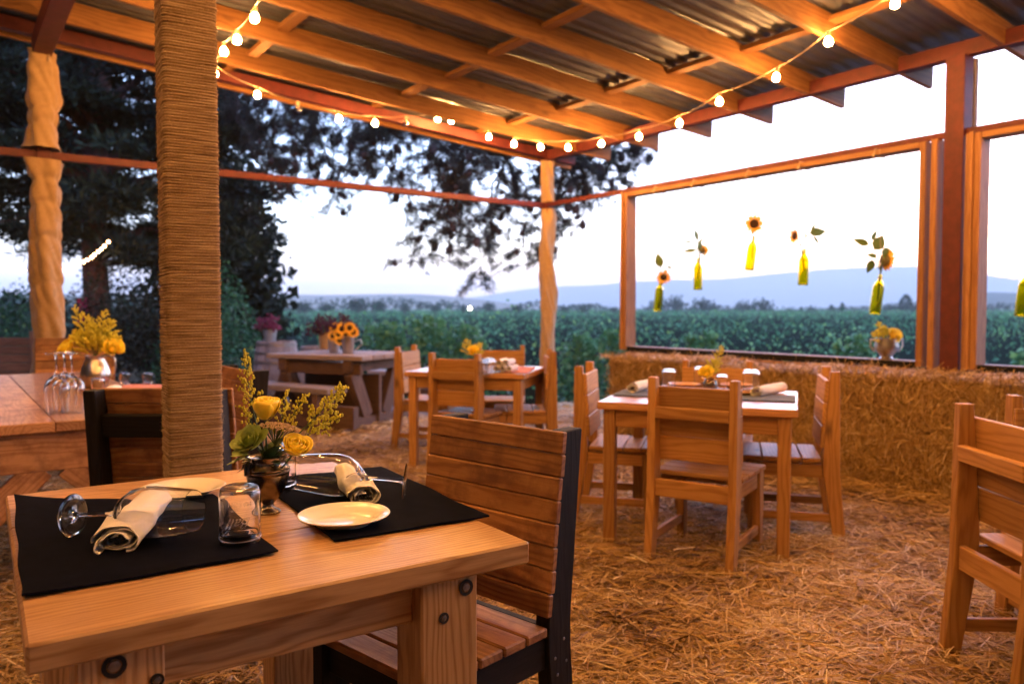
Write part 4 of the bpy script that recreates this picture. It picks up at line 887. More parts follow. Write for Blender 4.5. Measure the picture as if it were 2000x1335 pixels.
def napkin(front, back, r, lab, grp, seed, mat=M_napkin, fork=False, stripe=False, kx=1.06, ky=.93):
    rg = random.Random(seed); f, b = Vector(front), Vector(back); c = (f+b)/2; t = empty('rolled_napkin', c, 0, lab, 'napkin', grp); axv = (b - f); L = axv.length; axv.normalize(); sd = axv.cross(Vector((0, 0, 1))).normalized(); up = sd.cross(axv)
    nt2, nl = 110, 18; V = []; ph = rg.uniform(0, 6)
    for side in (0, 1):
        for j in range(nl + 1):
            u = j/nl
            for i in range(nt2 + 1):
                th = i/nt2*2*math.pi*3.3 + ph; q = i/nt2; rad = r*(.36 + .64*q) - (.0015 if side else 0)
                rad *= 1 + .05*math.sin(th*2+u*5) + .05*math.sin(th*3 - u*7+seed) + .03*math.sin(th*7+u*9) + .05*math.exp(-((u-.35)/.08)**2) - .06*math.exp(-((u-.62)/.05)**2) + (.07*math.sin(th*1.5+1)*(1-u)**3)
                over = (rg.random()*0 + .006*math.sin(i*.5)+.010*math.sin(i*.13+seed)) * (1 if j in (0,) else (.8 if j == nl else 0))
                x = rad*math.cos(th)*kx; y = rad*math.sin(th)*ky; y = max(y, -r*ky + .0015*(1-q)*4)
                p = axv*(-L/2 + L*u - over) + sd*x + up*y; V.append(p)
    w = nt2 + 1; m = (nl+1)*w; Fc = []
    for j in range(nl):
        for i in range(nt2): k = j*w+i; Fc.append((k, k+1, k+w+1, k+w)); Fc.append((m+k+w, m+k+w+1, m+k+1, m+k))
    for i in range(nt2): Fc.append((i, m+i, m+i+1, i+1)); k = nl*w+i; Fc.append((k+1, m+k+1, m+k, k))
    for j in range(nl): k = j*w; Fc.append((k, k+w, m+k+w, m+k)); k = j*w+nt2; Fc.append((k+w, k, m+k, m+k+w))
    MB().add(V, Fc).build('cloth_roll', mat, t)
    if stripe:
        ring = []
        for dl in (-.004, .004):
            ring.append([axv*(-L*.12 + dl) + sd*(r*1.075*math.cos(a)*1.06) + up*(max(r*1.05*math.sin(a)*.93, -r*.90)) for a in [k*6.283/40 for k in range(40)]])
        MB().add(ring[0] + ring[1], [(k, (k+1) % 40, 40+(k+1) % 40, 40+k) for k in range(40)]).build('stripe', plain('grey_thread', (.32, .25, .26), .9), t)
    for k in range(3 if r > .03 else 1):
        o = sd*(.010*(k-1)) + up*rg.uniform(-.008, .006); mb = MB()
        if fork and k != 1:
            for q in range(4): mb.tube([axv*(-L/2 - .012) + o + sd*(.0048*(q-1.5)), axv*(-L/2 + .02) + o + sd*(.0048*(q-1.5))], .0013, 5)
            mb.tube([axv*(-L/2+.02) + o, axv*(L/2-.01) + o], .005, 6)
        else: mb.tube([axv*(-L/2 + .004) + o, axv*(L/2 - .01) + o], [.0065, .004], 7)
        cu = mb.build('cutlery', M_cutlery, t)
    return t
napkin(P(228, 1056, TZ+.028), P(300, 968, TZ+.028), .034, 'white rolled napkin with cutlery under the left wine glass', 'rolled napkins on the near table', 3, kx=1.42, ky=.86)
napkin(P(712, 968, TZ+.028), P(680, 918, TZ+.028), .033, 'rolled napkin with grey stripe and fork tines beside the right plate', 'rolled napkins on the near table', 8, fork=True, stripe=True, kx=1.25, ky=.84)

# pewter vase and its flowers
VB = P(521, 1003, TZ); VB = Vector((VB.x, VB.y + .012, TZ+.001))
vp = [(.0001, .0), (.028, .0), (.0285, .003), (.026, .006), (.019, .009), (.013, .014), (.012, .020), (.017, .026), (.024, .034), (.033, .046), (.041, .060), (.0465, .076), (.049, .090), (.0495, .095), (.051, .0965), (.051, .099), (.0492, .1005), (.0505, .1025), (.0505, .105), (.048, .107), (.044, .112), (.0405, .118), (.041, .124), (.0445, .131), (.0445, .133), (.042, .132), (.038, .124), (.037, .117), (.041, .108), (.044, .095), (.040, .070), (.02, .04), (.0001, .036)]
vase = lathe_obj('pewter_vase', vp, M_pewter, VB, 'dark pewter footed vase holding the yellow roses on the near table', 'vase', None, 48, None, False)
MB().tube([(-.030, -.036, .125), (-.034, -.042, .112), (-.033, -.041, .096)], [.006, .0075, .009], 8).build('handle_stub', M_pewter, vase)
def petal_patch(a0, half, r0, hh, flare, cup, z0, n=6, m=7):
    V = []
    for j in range(m):
        v = j/(m-1)
        for i in range(n):
            u = -1 + 2*i/(n-1); wdt = half*(math.sin(math.pi*min(1, .18+.62*v))**.7); a = a0 + u*wdt; rr = r0*(.25 + .9*math.sin(math.pi*(.08+.52*v))**1) + flare*v**3
            rr *= 1 + cup*(u*u)*.12; z = z0 + hh*(v - .10*u*u*v*v); V.append((rr*math.cos(a), rr*math.sin(a), z))
    return V, [(j*n+i, j*n+i+1, (j+1)*n+i+1, (j+1)*n+i) for j in range(m-1) for i in range(n-1)]
def rose(p, axis, rad, lab, openess=.3, seed=0, stem_to=None):
    rg = random.Random(seed); t = empty('yellow_rose', p, 0, lab, 'rose', 'yellow roses in the pewter vase'); q = Vector((0, 0, 1)).rotation_difference(Vector(axis).normalized()); Mq = q.to_matrix().to_4x4()
    N = 17
    for i in range(N):
        f = i/(N-1); V, Fc = petal_patch(i*2.4 + rg.uniform(-.2, .2), 1.0+.5*(1-f), rad*(.22 + .80*f), rad*((1.45 if openess > .1 else 1.95) - .25*f + rg.uniform(-.09, .06)), rad*openess*f*f, rg.uniform(-.5, 1), -rad*.75)
        mb = MB().add(V, Fc, Mq); o = mb.build('petal', M_rose, t); sm__ = o.modifiers.new('s', 'SOLIDIFY'); sm__.thickness = .0008
    MB().lathe([(.0001, -rad*.9), (rad*.35, -rad*.85), (rad*.62, -rad*.5), (rad*.5, -rad*.3)], 10, Mq).build('sepals', M_green, t)
    if stem_to is not None:
        e = Vector(stem_to) - Vector(p); s = Mq @ Vector((0, 0, -rad*.8)); MB().tube([s, (s+e)/2 + Vector((0, 0, -.008)), e], .0022, 6).build('stem', M_green, t)
    return t
mouth = VB + Vector((0, 0, .12)); VY = VB.y
rose(PY(519, 800, VY-.015), (.12, -.15, 1), .027, 'closed yellow rose highest in the pewter vase', .04, 1, mouth + Vector((0, 0, -.03)))
rose(PY(577, 870, VY-.045), (.30, -.45, .85), .0265, 'open yellow rose hanging over the right rim of the vase', .32, 5, mouth + Vector((.01, 0, -.03)))
# succulent rosette
sp = PY(492, 868, VY-.045); su = empty('succulent', sp, 0, 'green succulent rosette over the left rim of the pewter vase', 'succulent'); q = Vector((0, 0, 1)).rotation_difference(Vector((-.28, -.62, .70)).normalized())
lv = MB(); LV = []; LF = []; nL, mL = 9, 8
for s in (0, 1):
    for j in range(nL):
        v = j/(nL-1); wv = math.sin(math.pi*min(1, (.10+.80*v)**1.3))*.5*(1 if v < .98 else .2)
        for i in range(mL):
            u = -1 + 2*i/(mL-1); LV.append((wv*u, v, (.10*u*u*wv + .06*v*v) + (-.09*(1-u*u)*math.sin(math.pi*min(.95, v+.05)) if s else 0)))
for s in (0, 1):
    for j in range(nL-1):
        for i in range(mL-1): k = s*nL*mL + j*mL + i; f = (k, k+1, k+mL+1, k+mL); LF.append(f if not s else f[::-1])
lv.add(LV, LF); lo = lv.build('leaf', M_succ, su); N = 24; lme = lo.data
for i in range(N):
    o = lo if i == 0 else link(bpy.data.objects.new('leaf', lme), su); f = i/(N-1); a = i*2.39996; L = .017 + .031*f**.8; tilt = R(84 - 66*f**.8)
    Mx = q.to_matrix().to_4x4() @ Matrix.Rotation(a, 4, 'Z') @ Matrix.Translation((0, .002+.004*f, .010*(1-f))) @ Matrix.Rotation(tilt, 4, 'X') @ Matrix.Diagonal((L*.82, L, L, 1)); o.matrix_local = Mx
for (px, py, L) in ((455, 888, .060), (448, 903, .066)):
    e = PY(px, py, VY-.06); s_ = PY(488, 886, VY-.05); d = (e - s_); o = link(bpy.data.objects.new('leaf', lme), su); X_ = Vector((0, 0, 1)).cross(d).normalized(); Y2 = d.normalized(); Z2 = X_.cross(Y2); M = Matrix((X_, Y2, Z2)).transposed().to_4x4() @ Matrix.Diagonal((.022, d.length*1.15, .03, 1)); M.translation = s_ - sp; o.matrix_local = M
def sprig(base, tip, n, blen, fl, mat, lab, grp, seed, size=.0027, cat='goldenrod', droop=.0, name='goldenrod_sprig', cover=.75):
    rg = random.Random(seed); B, T = Vector(base), Vector(tip); t = empty(name, B, 0, lab, cat, grp); d = T - B; L = d.length; dn = d.normalized(); sdv = dn.orthogonal().normalized(); s2 = dn.cross(sdv)
    bow = sdv*rg.uniform(-.05, .05)*L; ctr = lambda u: d*u + bow*4*u*(1-u)
    st = MB().tube([ctr(i/8) for i in range(9)], [.0016*(1.3-.9*i/8) for i in range(9)], 5); fm = MB(); brs = []
    for i in range(n):
        u = 1 - cover*(1 - (i+.5)/n); p = ctr(u); a = i*2.4 + rg.uniform(-.4, .4); bl = blen*(1.15 - u)*rg.uniform(.7, 1.2)*1.4 + .006; dr = (sdv*math.cos(a) + s2*math.sin(a) + dn*.95).normalized(); e = p + dr*bl + Vector((0, 0, -droop*bl)); m_ = (p+e)/2 + dn*bl*.10
        st.tube([p, m_, e], [.0008, .0006, .0004], 3, False); k = max(3, int(bl/.0042*fl))
        for j in range(k):
            w_ = .25 + .75*j/k; c = bez(p, m_, e, w_) + Vector((rg.gauss(0, 1), rg.gauss(0, 1), rg.gauss(0, 1)))*.0022 + dn*.002; s = size*rg.uniform(.7, 1.4); fm.ball(c, (s, s, s*1.3), 5, 3)
    for j in range(int(12*fl)): c = ctr(1 - .10*rg.random()) + Vector((rg.gauss(0, 1), rg.gauss(0, 1), rg.gauss(0, 1)))*.0018; fm.ball(c, size, 5, 3)
    st.build('stem', M_green, t); f = fm.build('florets', mat, t); f['kind'] = 'stuff'; return t
GR = 'goldenrod sprigs in the pewter vase'
sprig(mouth, PY(479, 688, VY+.02), 26, .036, 1.1, M_gold, 'tall upright goldenrod sprig at the left of the vase', GR, 1, size=.0026, cover=.62)
sprig(mouth, PY(560, 762, VY+.03), 14, .030, 1.0, M_gold, 'short goldenrod sprig between the two roses', GR, 2)
sprig(mouth, PY(668, 758, VY+.02), 24, .055, 1.4, M_gold, 'long goldenrod sprig reaching furthest right from the vase', GR, 3, cover=.5)
sprig(mouth, PY(598, 772, VY+.0), 14, .030, 1.0, M_gold, 'slim goldenrod sprig right of the upper rose', GR, 4, cover=.5)
sprig(mouth, PY(662, 812, VY+.05), 16, .040, 1.2, M_gold, 'low goldenrod sprig leaning out to the right', GR, 5, cover=.5)
sprig(mouth, PY(478, 800, VY+.03), 12, .03, .8, M_gold, 'goldenrod sprig behind the succulent', GR, 6, cover=.7)
# yarrow: a flat head of tiny cream florets
yp = PY(545, 828, VY-.02); ya = empty('yarrow', yp, 0, 'flat cream yarrow head between the two roses', 'flower'); f = MB(); st = MB()
for i in range(420):
    a = random.random()*6.28; rr = math.sqrt(random.random()); c = Vector((.050*rr*math.cos(a), .026*rr*math.sin(a), -.010*rr*rr + .004*random.random() + .006*(-math.cos(a))*rr)); s = .0019*random.uniform(.7, 1.3); f.ball(c, (s, s, s*.8), 5, 3)
    if i % 14 == 0: st.tube([mouth - yp, (mouth-yp)*.4 + Vector((0, 0, -.012)), c], .0009, 4, False)
f.build('florets', M_yarrow, ya)['kind'] = 'stuff'; st.build('stems', M_green, ya)
# dark leaves filling the mouth of the vase
fo = empty('foliage', mouth, 0, 'dark green leaves filling the mouth of the pewter vase', 'leaves'); fl = MB()
for i in range(46):
    a = random.random()*6.28; el = random.uniform(-.1, 1.3); d = Vector((math.cos(a)*math.cos(el), math.sin(a)*math.cos(el), math.sin(el))); L = random.uniform(.025, .06); b = d*random.uniform(.0, .035) + Vector((0, 0, -.008)); sd = d.cross(Vector((0, 0, 1))).normalized(); wd_ = L*.26; n_ = sd.cross(d)
    V = []
    for k in range(5):
        u = k/4; w_ = wd_*math.sin(math.pi*(.08+.87*u)); c = b + d*L*u + Vector((0, 0, -.25*L*u*u)); V += [c - sd*w_ + n_*w_*.3, c, c + sd*w_ + n_*w_*.3]
    fl.add(V, [(3*k+i_, 3*k+i_+1, 3*k+i_+4, 3*k+i_+3) for k in range(4) for i_ in (0, 1)])
fl.build('leaves', M_green, fo)['kind'] = 'stuff'

# right set table
cloth('placemat', [RT + ax*u + ay*v + Vector((0, 0, TZ)) for u, v in ((-.475, -.16), (-.06, -.16), (-.06, .16), (-.475, .16))], 'blue grey placemat at the left of the right set table', M_bluecloth, grp='blue grey placemats')
cloth('placemat', [RT + ax*u + ay*v + Vector((0, 0, TZ)) for u, v in ((.04, -.16), (.478, -.16), (.478, .16), (.04, .16))], 'blue grey placemat at the right of the right set table', M_bluecloth, grp='blue grey placemats')
GJ = 'upturned jars on the right set table'
jar(P(1306, 758, TZ), 'upturned jar left of the flower pot on the right set table', GJ, s=1.0); jar(P(1467, 768, TZ), 'upturned jar right of the flower pot next to the pink napkin', GJ, s=1.15); jar(P(1368, 752, TZ), 'upturned jar directly behind the orange flower', GJ, s=1.0); jar(P(1410, 762, TZ), 'upturned jar between flower pot and chair post', GJ, s=.8)
napkin(P(1236, 757, TZ+.035), P(1275, 748, TZ+.035), .034, 'rolled cream napkin on the left placemat of the right set table', 'rolled napkins on the right set table', 11); napkin(P(1478, 765, TZ+.03), P(1527, 756, TZ+.03), .034, 'rolled pinkish napkin on the right placemat of the right set table', 'rolled napkins on the right set table', 12)
M_wplate = plain('terracotta_plate', (.55, .27, .11), .4, noise=.06)
for (px, py, lb) in ((1336, 756, 'brown plate by the left jar of the right set table'), (1437, 757, 'brown plate behind the right jar of the right set table'), (1448, 771, 'brown plate nearest the chair post on the right set table')):
    o = plate(P(px, py, TZ), lb, 'brown plates on the right set table', 1.0); o.data = o.data.copy(); o.data.materials[0] = M_wplate
def smallpot(p, s, lab, flab, fcol, seed, potmat=M_pewter2, handle=True):
    pot = lathe_obj('metal_pot', [(.0001, 0), (.03, 0), (.042, .012), (.048, .035), (.044, .058), (.036, .070), (.039, .078), (.036, .076), (.033, .070), (.04, .05), (.04, .03), (.0001, .01)], potmat, p, lab, 'pot', None, 28, None, False, sc_=s)
    rg = random.Random(seed); m = Vector(p) + Vector((0, 0, .07*s))
    return pot, m
pt, m = smallpot(P(1387, 763, TZ), .9, 'small metal flower pot in the middle of the right set table', '', 0, 1, M_pewter)
rose(m + Vector((-.035, -.03, .045)), (-.3, -.7, .6), .030, 'orange yellow bloom on the right set table', .5, 21, m)['group'] = 'single roses'
sprig(m, m + Vector((.075, .03, .19)), 20, .05, 1.0, M_gold, 'goldenrod sprig standing in the pot on the right set table', 'goldenrod sprigs on far tables', 31, .0035, cover=.85); sprig(m, m + Vector((.03, 0, .12)), 14, .04, 1.0, M_gold, 'short goldenrod sprig behind the orange bloom', 'goldenrod sprigs on far tables', 32, .0035, cover=.85)
# middle table
cloth('placemat', [P(985, 727, TZ), P(1030, 729, TZ), P(1046, 718, TZ), P(1005, 717, TZ)], 'orange placemat on the right end of the middle table', M_orange)
GM = 'upturned jars on the middle table'
for i, (px, py) in enumerate(((943, 731), (951, 729), (960, 728), (946, 725), (957, 723))): jar(P(px, py, TZ), ['front left', 'front middle', 'front right', 'back left', 'back right'][i] + ' jar of the cluster on the middle table', GM, s=.85)
for i, (dx, dz) in enumerate(((-.052, .028), (0, .028), (.052, .028), (-.028, .074), (.024, .074))):
    p = P(982, 727, TZ) + mx_*dx + Vector((0, 0, dz)); napkin(p, p + my_*.20, .0265, ['leftmost bottom napkin roll', 'centre bottom napkin roll', 'rightmost bottom napkin roll', 'upper left napkin roll', 'upper right napkin roll'][i] + ' of the stack on the middle table', 'stacked napkin rolls on the middle table', 40+i)
pt, m = smallpot(P(922, 718, TZ), 1.0, 'small pot with yellow flowers on the middle table', '', 0, 1, M_pewter)
rose(m + Vector((.01, -.05, .07)), (0, -.8, .6), .035, 'yellow bloom on the middle table', .5, 22, m)['group'] = 'single roses'
sprig(m, m + Vector((-.05, .02, .16)), 16, .06, 1.0, M_gold, 'goldenrod in the pot on the middle table, left', 'goldenrod sprigs on far tables', 33, .004, cover=.9); sprig(m, m + Vector((.07, .0, .13)), 16, .06, 1.0, M_gold, 'goldenrod in the pot on the middle table, right', 'goldenrod sprigs on far tables', 34, .004, cover=.9)
# farm table: pitcher, three upturned glasses, jars, napkin, orange mat
pb = P(187, 757, TZ)
pit = lathe_obj('pewter_pitcher', [(.0001, 0), (.055, 0), (.062, .006), (.075, .03), (.084, .065), (.083, .095), (.070, .135), (.056, .165), (.052, .18), (.056, .198), (.054, .198), (.048, .18), (.06, .14), (.075, .08), (.0001, .01)], M_pewter2, pb, 'shiny pewter pitcher full of goldenrod on the left farm table', 'pitcher', None, 40, None, False)
MB().tube([(.055, 0, .185), (.085, 0, .20), (.118, 0, .18), (.125, 0, .135), (.112, 0, .085), (.082, 0, .06)], [.007, .007, .0065, .006, .0055, .006], 8).build('handle', M_pewter2, pit)
m = pb + Vector((0, 0, .19))
for i, (dx, dy, dz) in enumerate(((-.12, 0, .30), (-.05, .03, .24), (.06, 0, .27), (.10, .02, .22), (0, -.03, .20), (-.10, -.02, .15), (.14, 0, .12))):
    sprig(m, m + Vector((dx, dy, dz)), 24, .085, 1.0, M_gold, ['leftmost', 'upright left', 'tallest right', 'outer right', 'central low', 'low left', 'low right'][i] + ' goldenrod sprig in the pewter pitcher', 'goldenrod sprigs in the pitcher', 50+i, .0045, cover=.95)
rose(m + Vector((-.155, -.04, .055)), (-.5, -.6, .6), .045, 'yellow rose at the left of the pitcher', .6, 23, m)['group'] = 'single roses'; rose(m + Vector((.125, -.04, .055)), (.4, -.6, .6), .042, 'yellow rose at the right of the pitcher', .5, 24, m)['group'] = 'single roses'
for i, (px, py, h) in enumerate(((112, 806, 0), (128, 800, 0), (142, 806, 0))):
    wineglass(P(px, py, TZ) + Vector((0, 0, .277)), Vector((0, 0, -1)), ['leftmost', 'middle', 'rightmost'][i] + ' of three upturned wine glasses on the farm table', 'upturned wine glasses on the farm table', 1.0)
jar(P(192, 772, TZ), 'jar beside the napkin on the farm table', 'jars on the farm table', s=.85); jar(P(243, 752, TZ), 'low jar on the farm table right of the pitcher', 'jars on the farm table', s=.7); jar(P(288, 752, TZ), 'low jar on the farm table next to the rope post', 'jars on the farm table', s=.7)
napkin(P(208, 770, TZ+.035), P(226, 762, TZ+.035), .036, 'rolled cream napkin on the farm table', None, 13)
cloth('placemat', [P(236, 770, TZ), P(330, 770, TZ), P(325, 752, TZ), P(240, 752, TZ)], 'orange placemat on the farm table by the rope post', M_orange)

# ------------------------------------------------------------------ hanging bottles with sunflowers
bo = [(.0001, .008), (.02, .003), (.036, .0), (.0390, .002), (.0398, .005), (.040, .008), (.040, .011), (.040, .015), (.040, .060), (.040, .120), (.040, .180), (.040, .186), (.0398, .192), (.0385, .202), (.035, .216), (.029, .230), (.022, .243), (.0175, .252), (.0152, .262), (.0146, .268), (.0144, .275), (.0142, .310), (.0142, .318), (.016, .320), (.016, .330), (.0135, .332)]
bi = [(.0115, .332), (.0115, .31), (.0118, .275), (.0122, .264), (.0150, .252), (.0195, .243), (.0265, .230), (.0325, .216), (.0360, .202), (.0370, .192), (.0373, .186), (.0373, .180), (.0373, .120), (.0373, .060), (.0373, .020), (.0373, .015), (.0365, .010), (.033, .007), (.02, .012), (.0001, .022)]
_sh = lambda pr: [(r*(1.14 if r > .017 else 1.0), z + (.028*min(1, max(0, (z-.12)/.06)) if z < .3 else 0)) for r, z in pr]
bo, bi = _sh(bo), _sh(bi)
def leafmesh():
    V = []; Fc = []; n = 9
    for k in range(n):
        u = k/(n-1); w = .32*math.sin(math.pi*min(1, u**.75))*(1 if 0 < k < n-1 else .05); z = -.18*u*u
        V += [(-w, u, z+.10*w), (-w*.5, u, z+.02), (0, u, z), (w*.5, u, z+.02), (w, u, z+.10*w)]
    for k in range(n-1):
        for i in range(4): a = 5*k+i; Fc.append((a, a+1, a+6, a+5))
    o = MB().add(V, Fc).build('leaf', M_lgreen); me = o.data; bpy.data.objects.remove(o); return me
LM = leafmesh()
def leaf(par, p, d, L, wd=1., roll=0, mat=None):
    d = Vector(d); Y2 = d.normalized(); X_ = Y2.cross(Vector((0, -1, .2))).normalized(); Z2 = X_.cross(Y2); M = Matrix((X_, Y2, Z2)).transposed().to_4x4() @ Matrix.Rotation(roll, 4, 'Y') @ Matrix.Diagonal((L*wd, L, L, 1)); M.translation = Vector(p) - par.location
    o = link(bpy.data.objects.new('leaf', LM), par); o.matrix_local = M; return o
def sunhead(mbp, mbd, mbs, c, face, r, rg, npet=17, closed=0.):
    q = Vector((0, 0, 1)).rotation_difference(Vector(face).normalized()).to_matrix().to_4x4(); T = Matrix.Translation(c) @ q
    mbd.lathe([(.0001, .006), (r*.22, .008), (r*.38, .006), (r*.47, .0), (r*.42, -.006), (.0001, -.006)], 18, T); mbs.lathe([(.0001, -.030), (r*.25, -.024), (r*.5, -.012), (r*.55, -.004), (r*.40, -.007), (.0001, -.007)], 14, T)
    for i in range(npet):
        a = i*6.283/npet + rg.uniform(-.08, .08); L = r*rg.uniform(.52, .72); w_ = r*.16; z1 = closed*L + rg.uniform(-.006, .008); ca, sa = math.cos(a), math.sin(a)
        def pt(rad, s, z): return (rad*ca - s*sa, rad*sa + s*ca, z)
        r0 = r*.42; V = [pt(r0, -w_*.6, 0), pt(r0, w_*.6, 0), pt(r0+L*.45*(1-closed*.5), -w_, z1*.5+.003), pt(r0+L*.45*(1-closed*.5), w_, z1*.5+.003), pt(r0+L*(1-closed*.7), -w_*.15, z1), pt(r0+L*(1-closed*.7), w_*.15, z1)]
        mbp.add(V, [(0, 1, 3, 2), (2, 3, 5, 4)], T)
def sunflower(c, face, r, base, lab, grp, leaves=(), seed=0, closed=0., npet=17):
    rg = random.Random(seed); t = empty('sunflower', c, 0, lab, 'sunflower', grp); mp, md, ms = MB(), MB(), MB(); sunhead(mp, md, ms, Vector(), face, r, rg, npet, closed); mp.build('petals', M_sunp, t); md.build('seed_disc', M_sund, t); ms.build('sepals', M_sepal, t)
    f = Vector(face).normalized(); e = Vector(base) - Vector(c); MB().tube([-f*.02, -f*.03 + e*.15, e*.38 + Vector((e.x, e.y, 0))*.3, e], .0060, 6).build('stem', M_green, t)
    for (p, d, L, wd_) in leaves: leaf(t, p, d, L, wd_, rg.uniform(-.6, .6)); MB().tube([Vector(p) - Vector(c), e*.30 + Vector((e.x, e.y, 0))*.2], .0030, 4).build('leaf_stalk', M_green, t)
    return t
AH = .19
def hbottle(bpx, npx, hook_px, lab, water=True):
    b = PA(*bpx, AH); n_ = PA(*npx, AH); ax_ = (n_ - b).normalized(); q = Vector((0, 0, 1)).rotation_difference(ax_); s = .92
    o = lathe_obj('hanging_bottle', bo + bi, M_bottle, b, lab, 'bottle', 'green wine bottles hanging in the window', 28, q, False, sc_=s)
    hk = PA(*hook_px, .16); inv = o.matrix_basis.inverted(); inv = (Matrix.Translation(b) @ q.to_matrix().to_4x4() @ Matrix.Scale(s, 4)).inverted(); top = Vector((0, 0, .325))
    MB().tube([inv @ hk, top + Vector((0, 0, .02)), top], .0022, 4).build('string', M_cable, o); MB().lathe([(.0165, .30), (.019, .302), (.019, .312), (.0165, .314)], 12, closed=True).build('string_loop', M_cable, o)
    return b + ax_*.332*s
GS = 'sunflowers hanging in bottles at the window'
m1 = hbottle((1284, 607), (1289, 556), (1288, 383), 'green wine bottle hanging leftmost, close to the left window jamb')
c = PA(1296, 541, AH-.0); sunflower(c, (-.15, -1, .1), .075, m1 + Vector((0, 0, -.20)), 'open sunflower in the leftmost hanging bottle', GS, [(PA(1291, 522, AH), (-.3, 0, 1), .15, .9), (PA(1303, 521, AH), (.9, 0, -.2), .06, .8)], 1, 0, 14)
m2 = hbottle((1363, 566), (1363.5, 512), (1363, 366), 'green wine bottle hanging second from the left')
c = PA(1374, 489, AH); sunflower(c, (1, .35, .05), .065, m2 + Vector((0, 0, -.20)), 'drooping sunflower with ragged leaves in the second hanging bottle', GS, [(PA(1362, 470, AH), (-.15, 0, 1), .12, .8), (PA(1360, 488, AH), (-1, 0, -.1), .13, .5), (PA(1352, 473, AH), (-1, 0, .15), .10, .5), (PA(1365, 475, AH), (.5, 0, .7), .07, .6), (PA(1350, 463, AH), (-.6, 0, .5), .05, .7), (PA(1366, 492, AH), (.1, 0, .8), .12, 1.)], 2, .3)
m3 = hbottle((1463, 528), (1471, 472), (1469, 346), 'green wine bottle hanging highest, third from the left')
c = PA(1473, 437, AH); sunflower(c, (-.25, -1, 0), .088, m3 + Vector((-.012, 0, -.20)), 'large open orange sunflower in the highest hanging bottle', GS, [], 3, 0, 15)
m4 = hbottle((1568, 557), (1571, 496), (1571, 326), 'green wine bottle hanging fourth from the left')
c = PA(1552, 461, AH); sunflower(c, (-1, -.25, -.05), .072, m4 + Vector((0, 0, -.18)), 'side-on sunflower in the fourth hanging bottle', GS, [(PA(1580, 455, AH), (1, 0, .12), .16, .75), (PA(1583, 453, AH), (.6, 0, 1), .10, .4), (PA(1588, 462, AH), (.7, 0, -.7), .09, .6), (PA(1573, 463, AH), (.1, 0, .6), .05, .8)], 4, .2)
m5 = hbottle((1708, 613), (1718, 548), (1718, 290), 'green wine bottle hanging fifth, above the flower pitcher')
c = PA(1729, 508, AH); sunflower(c, (1, .4, -.1), .088, m5 + Vector((-.02, 0, -.20)), 'heavy drooping sunflower with broad leaves in the fifth hanging bottle', GS, [(PA(1697, 478, AH), (-1, 0, .4), .13, .7), (PA(1701, 469, AH), (.7, 0, 1), .10, .7), (PA(1708, 488, AH), (.5, 0, .8), .14, 1.1), (PA(1730, 482, AH), (.1, -.3, -.9), .12, 1.3), (PA(1704, 507, AH), (-.3, 0, -1), .11, .9), (PA(1712, 502, AH), (-.8, 0, .3), .08, .9)], 5, .3)
m6 = hbottle((1994, 618), (2004, 548), (2004, 255), 'green wine bottle hanging at the right edge, in the second window')
# cords knotted round the window head, one for each bottle
for px, py in ((1288, 383), (1363, 366), (1469, 346), (1571, 326), (1718, 290)):
    h = PA(px, py, .07); b_ = WW.dot(h - CN); rg_ = [W(-.012, b_, 2.428), W(.152, b_, 2.428), W(.152, b_+.01, 2.482), W(-.012, b_+.012, 2.482), W(-.012, b_+.004, 2.43)]
    o = MB().tube(rg_, .005, 5).add(*(lambda m: (m.v, m.f))(MB().ball(W(.158, b_, 2.43), (.014, .014, .018), 6, 4))).build('cord_knot', M_cable, pav)
# flower pitcher on the window sill
pb = PA(1731, 697, .07); pb.z = .852
pot = lathe_obj('metal_pot', [(.0001, 0), (.035, 0), (.04, .006), (.03, .014), (.042, .03), (.066, .055), (.07, .08), (.06, .115), (.062, .125), (.058, .122), (.055, .11), (.062, .08), (.0001, .03)], M_pewter2, pb, 'round metal pot with flowers on the big window sill', 'pot', None, 32, None, False, sc_=1.3)
for s in (-1, 1): MB().tube([(s*.060, 0, .11), (s*.095, 0, .118), (s*.098, 0, .08), (s*.075, 0, .045), (s*.062, 0, .05)], [.005, .0065, .006, .005, .005], 8).build('handle', M_tin, pot)
m = pb + Vector((0, 0, .14)); rose(m + Vector((.035, -.05, .045)), (.2, -.9, .4), .040, 'round orange bloom in the window sill pot', .5, 25, m)['group'] = 'single roses'
for i, (dx, dz) in enumerate(((-.07, .14), (-.02, .11), (-.10, .06))): sprig(m, m + Vector((dx, 0, dz)), 18, .06, 1., M_gold, ['upper left', 'middle', 'lowest left'][i] + ' goldenrod sprig in the window sill pot', 'goldenrod sprigs in the sill pot', 70+i, .0045, cover=.95)

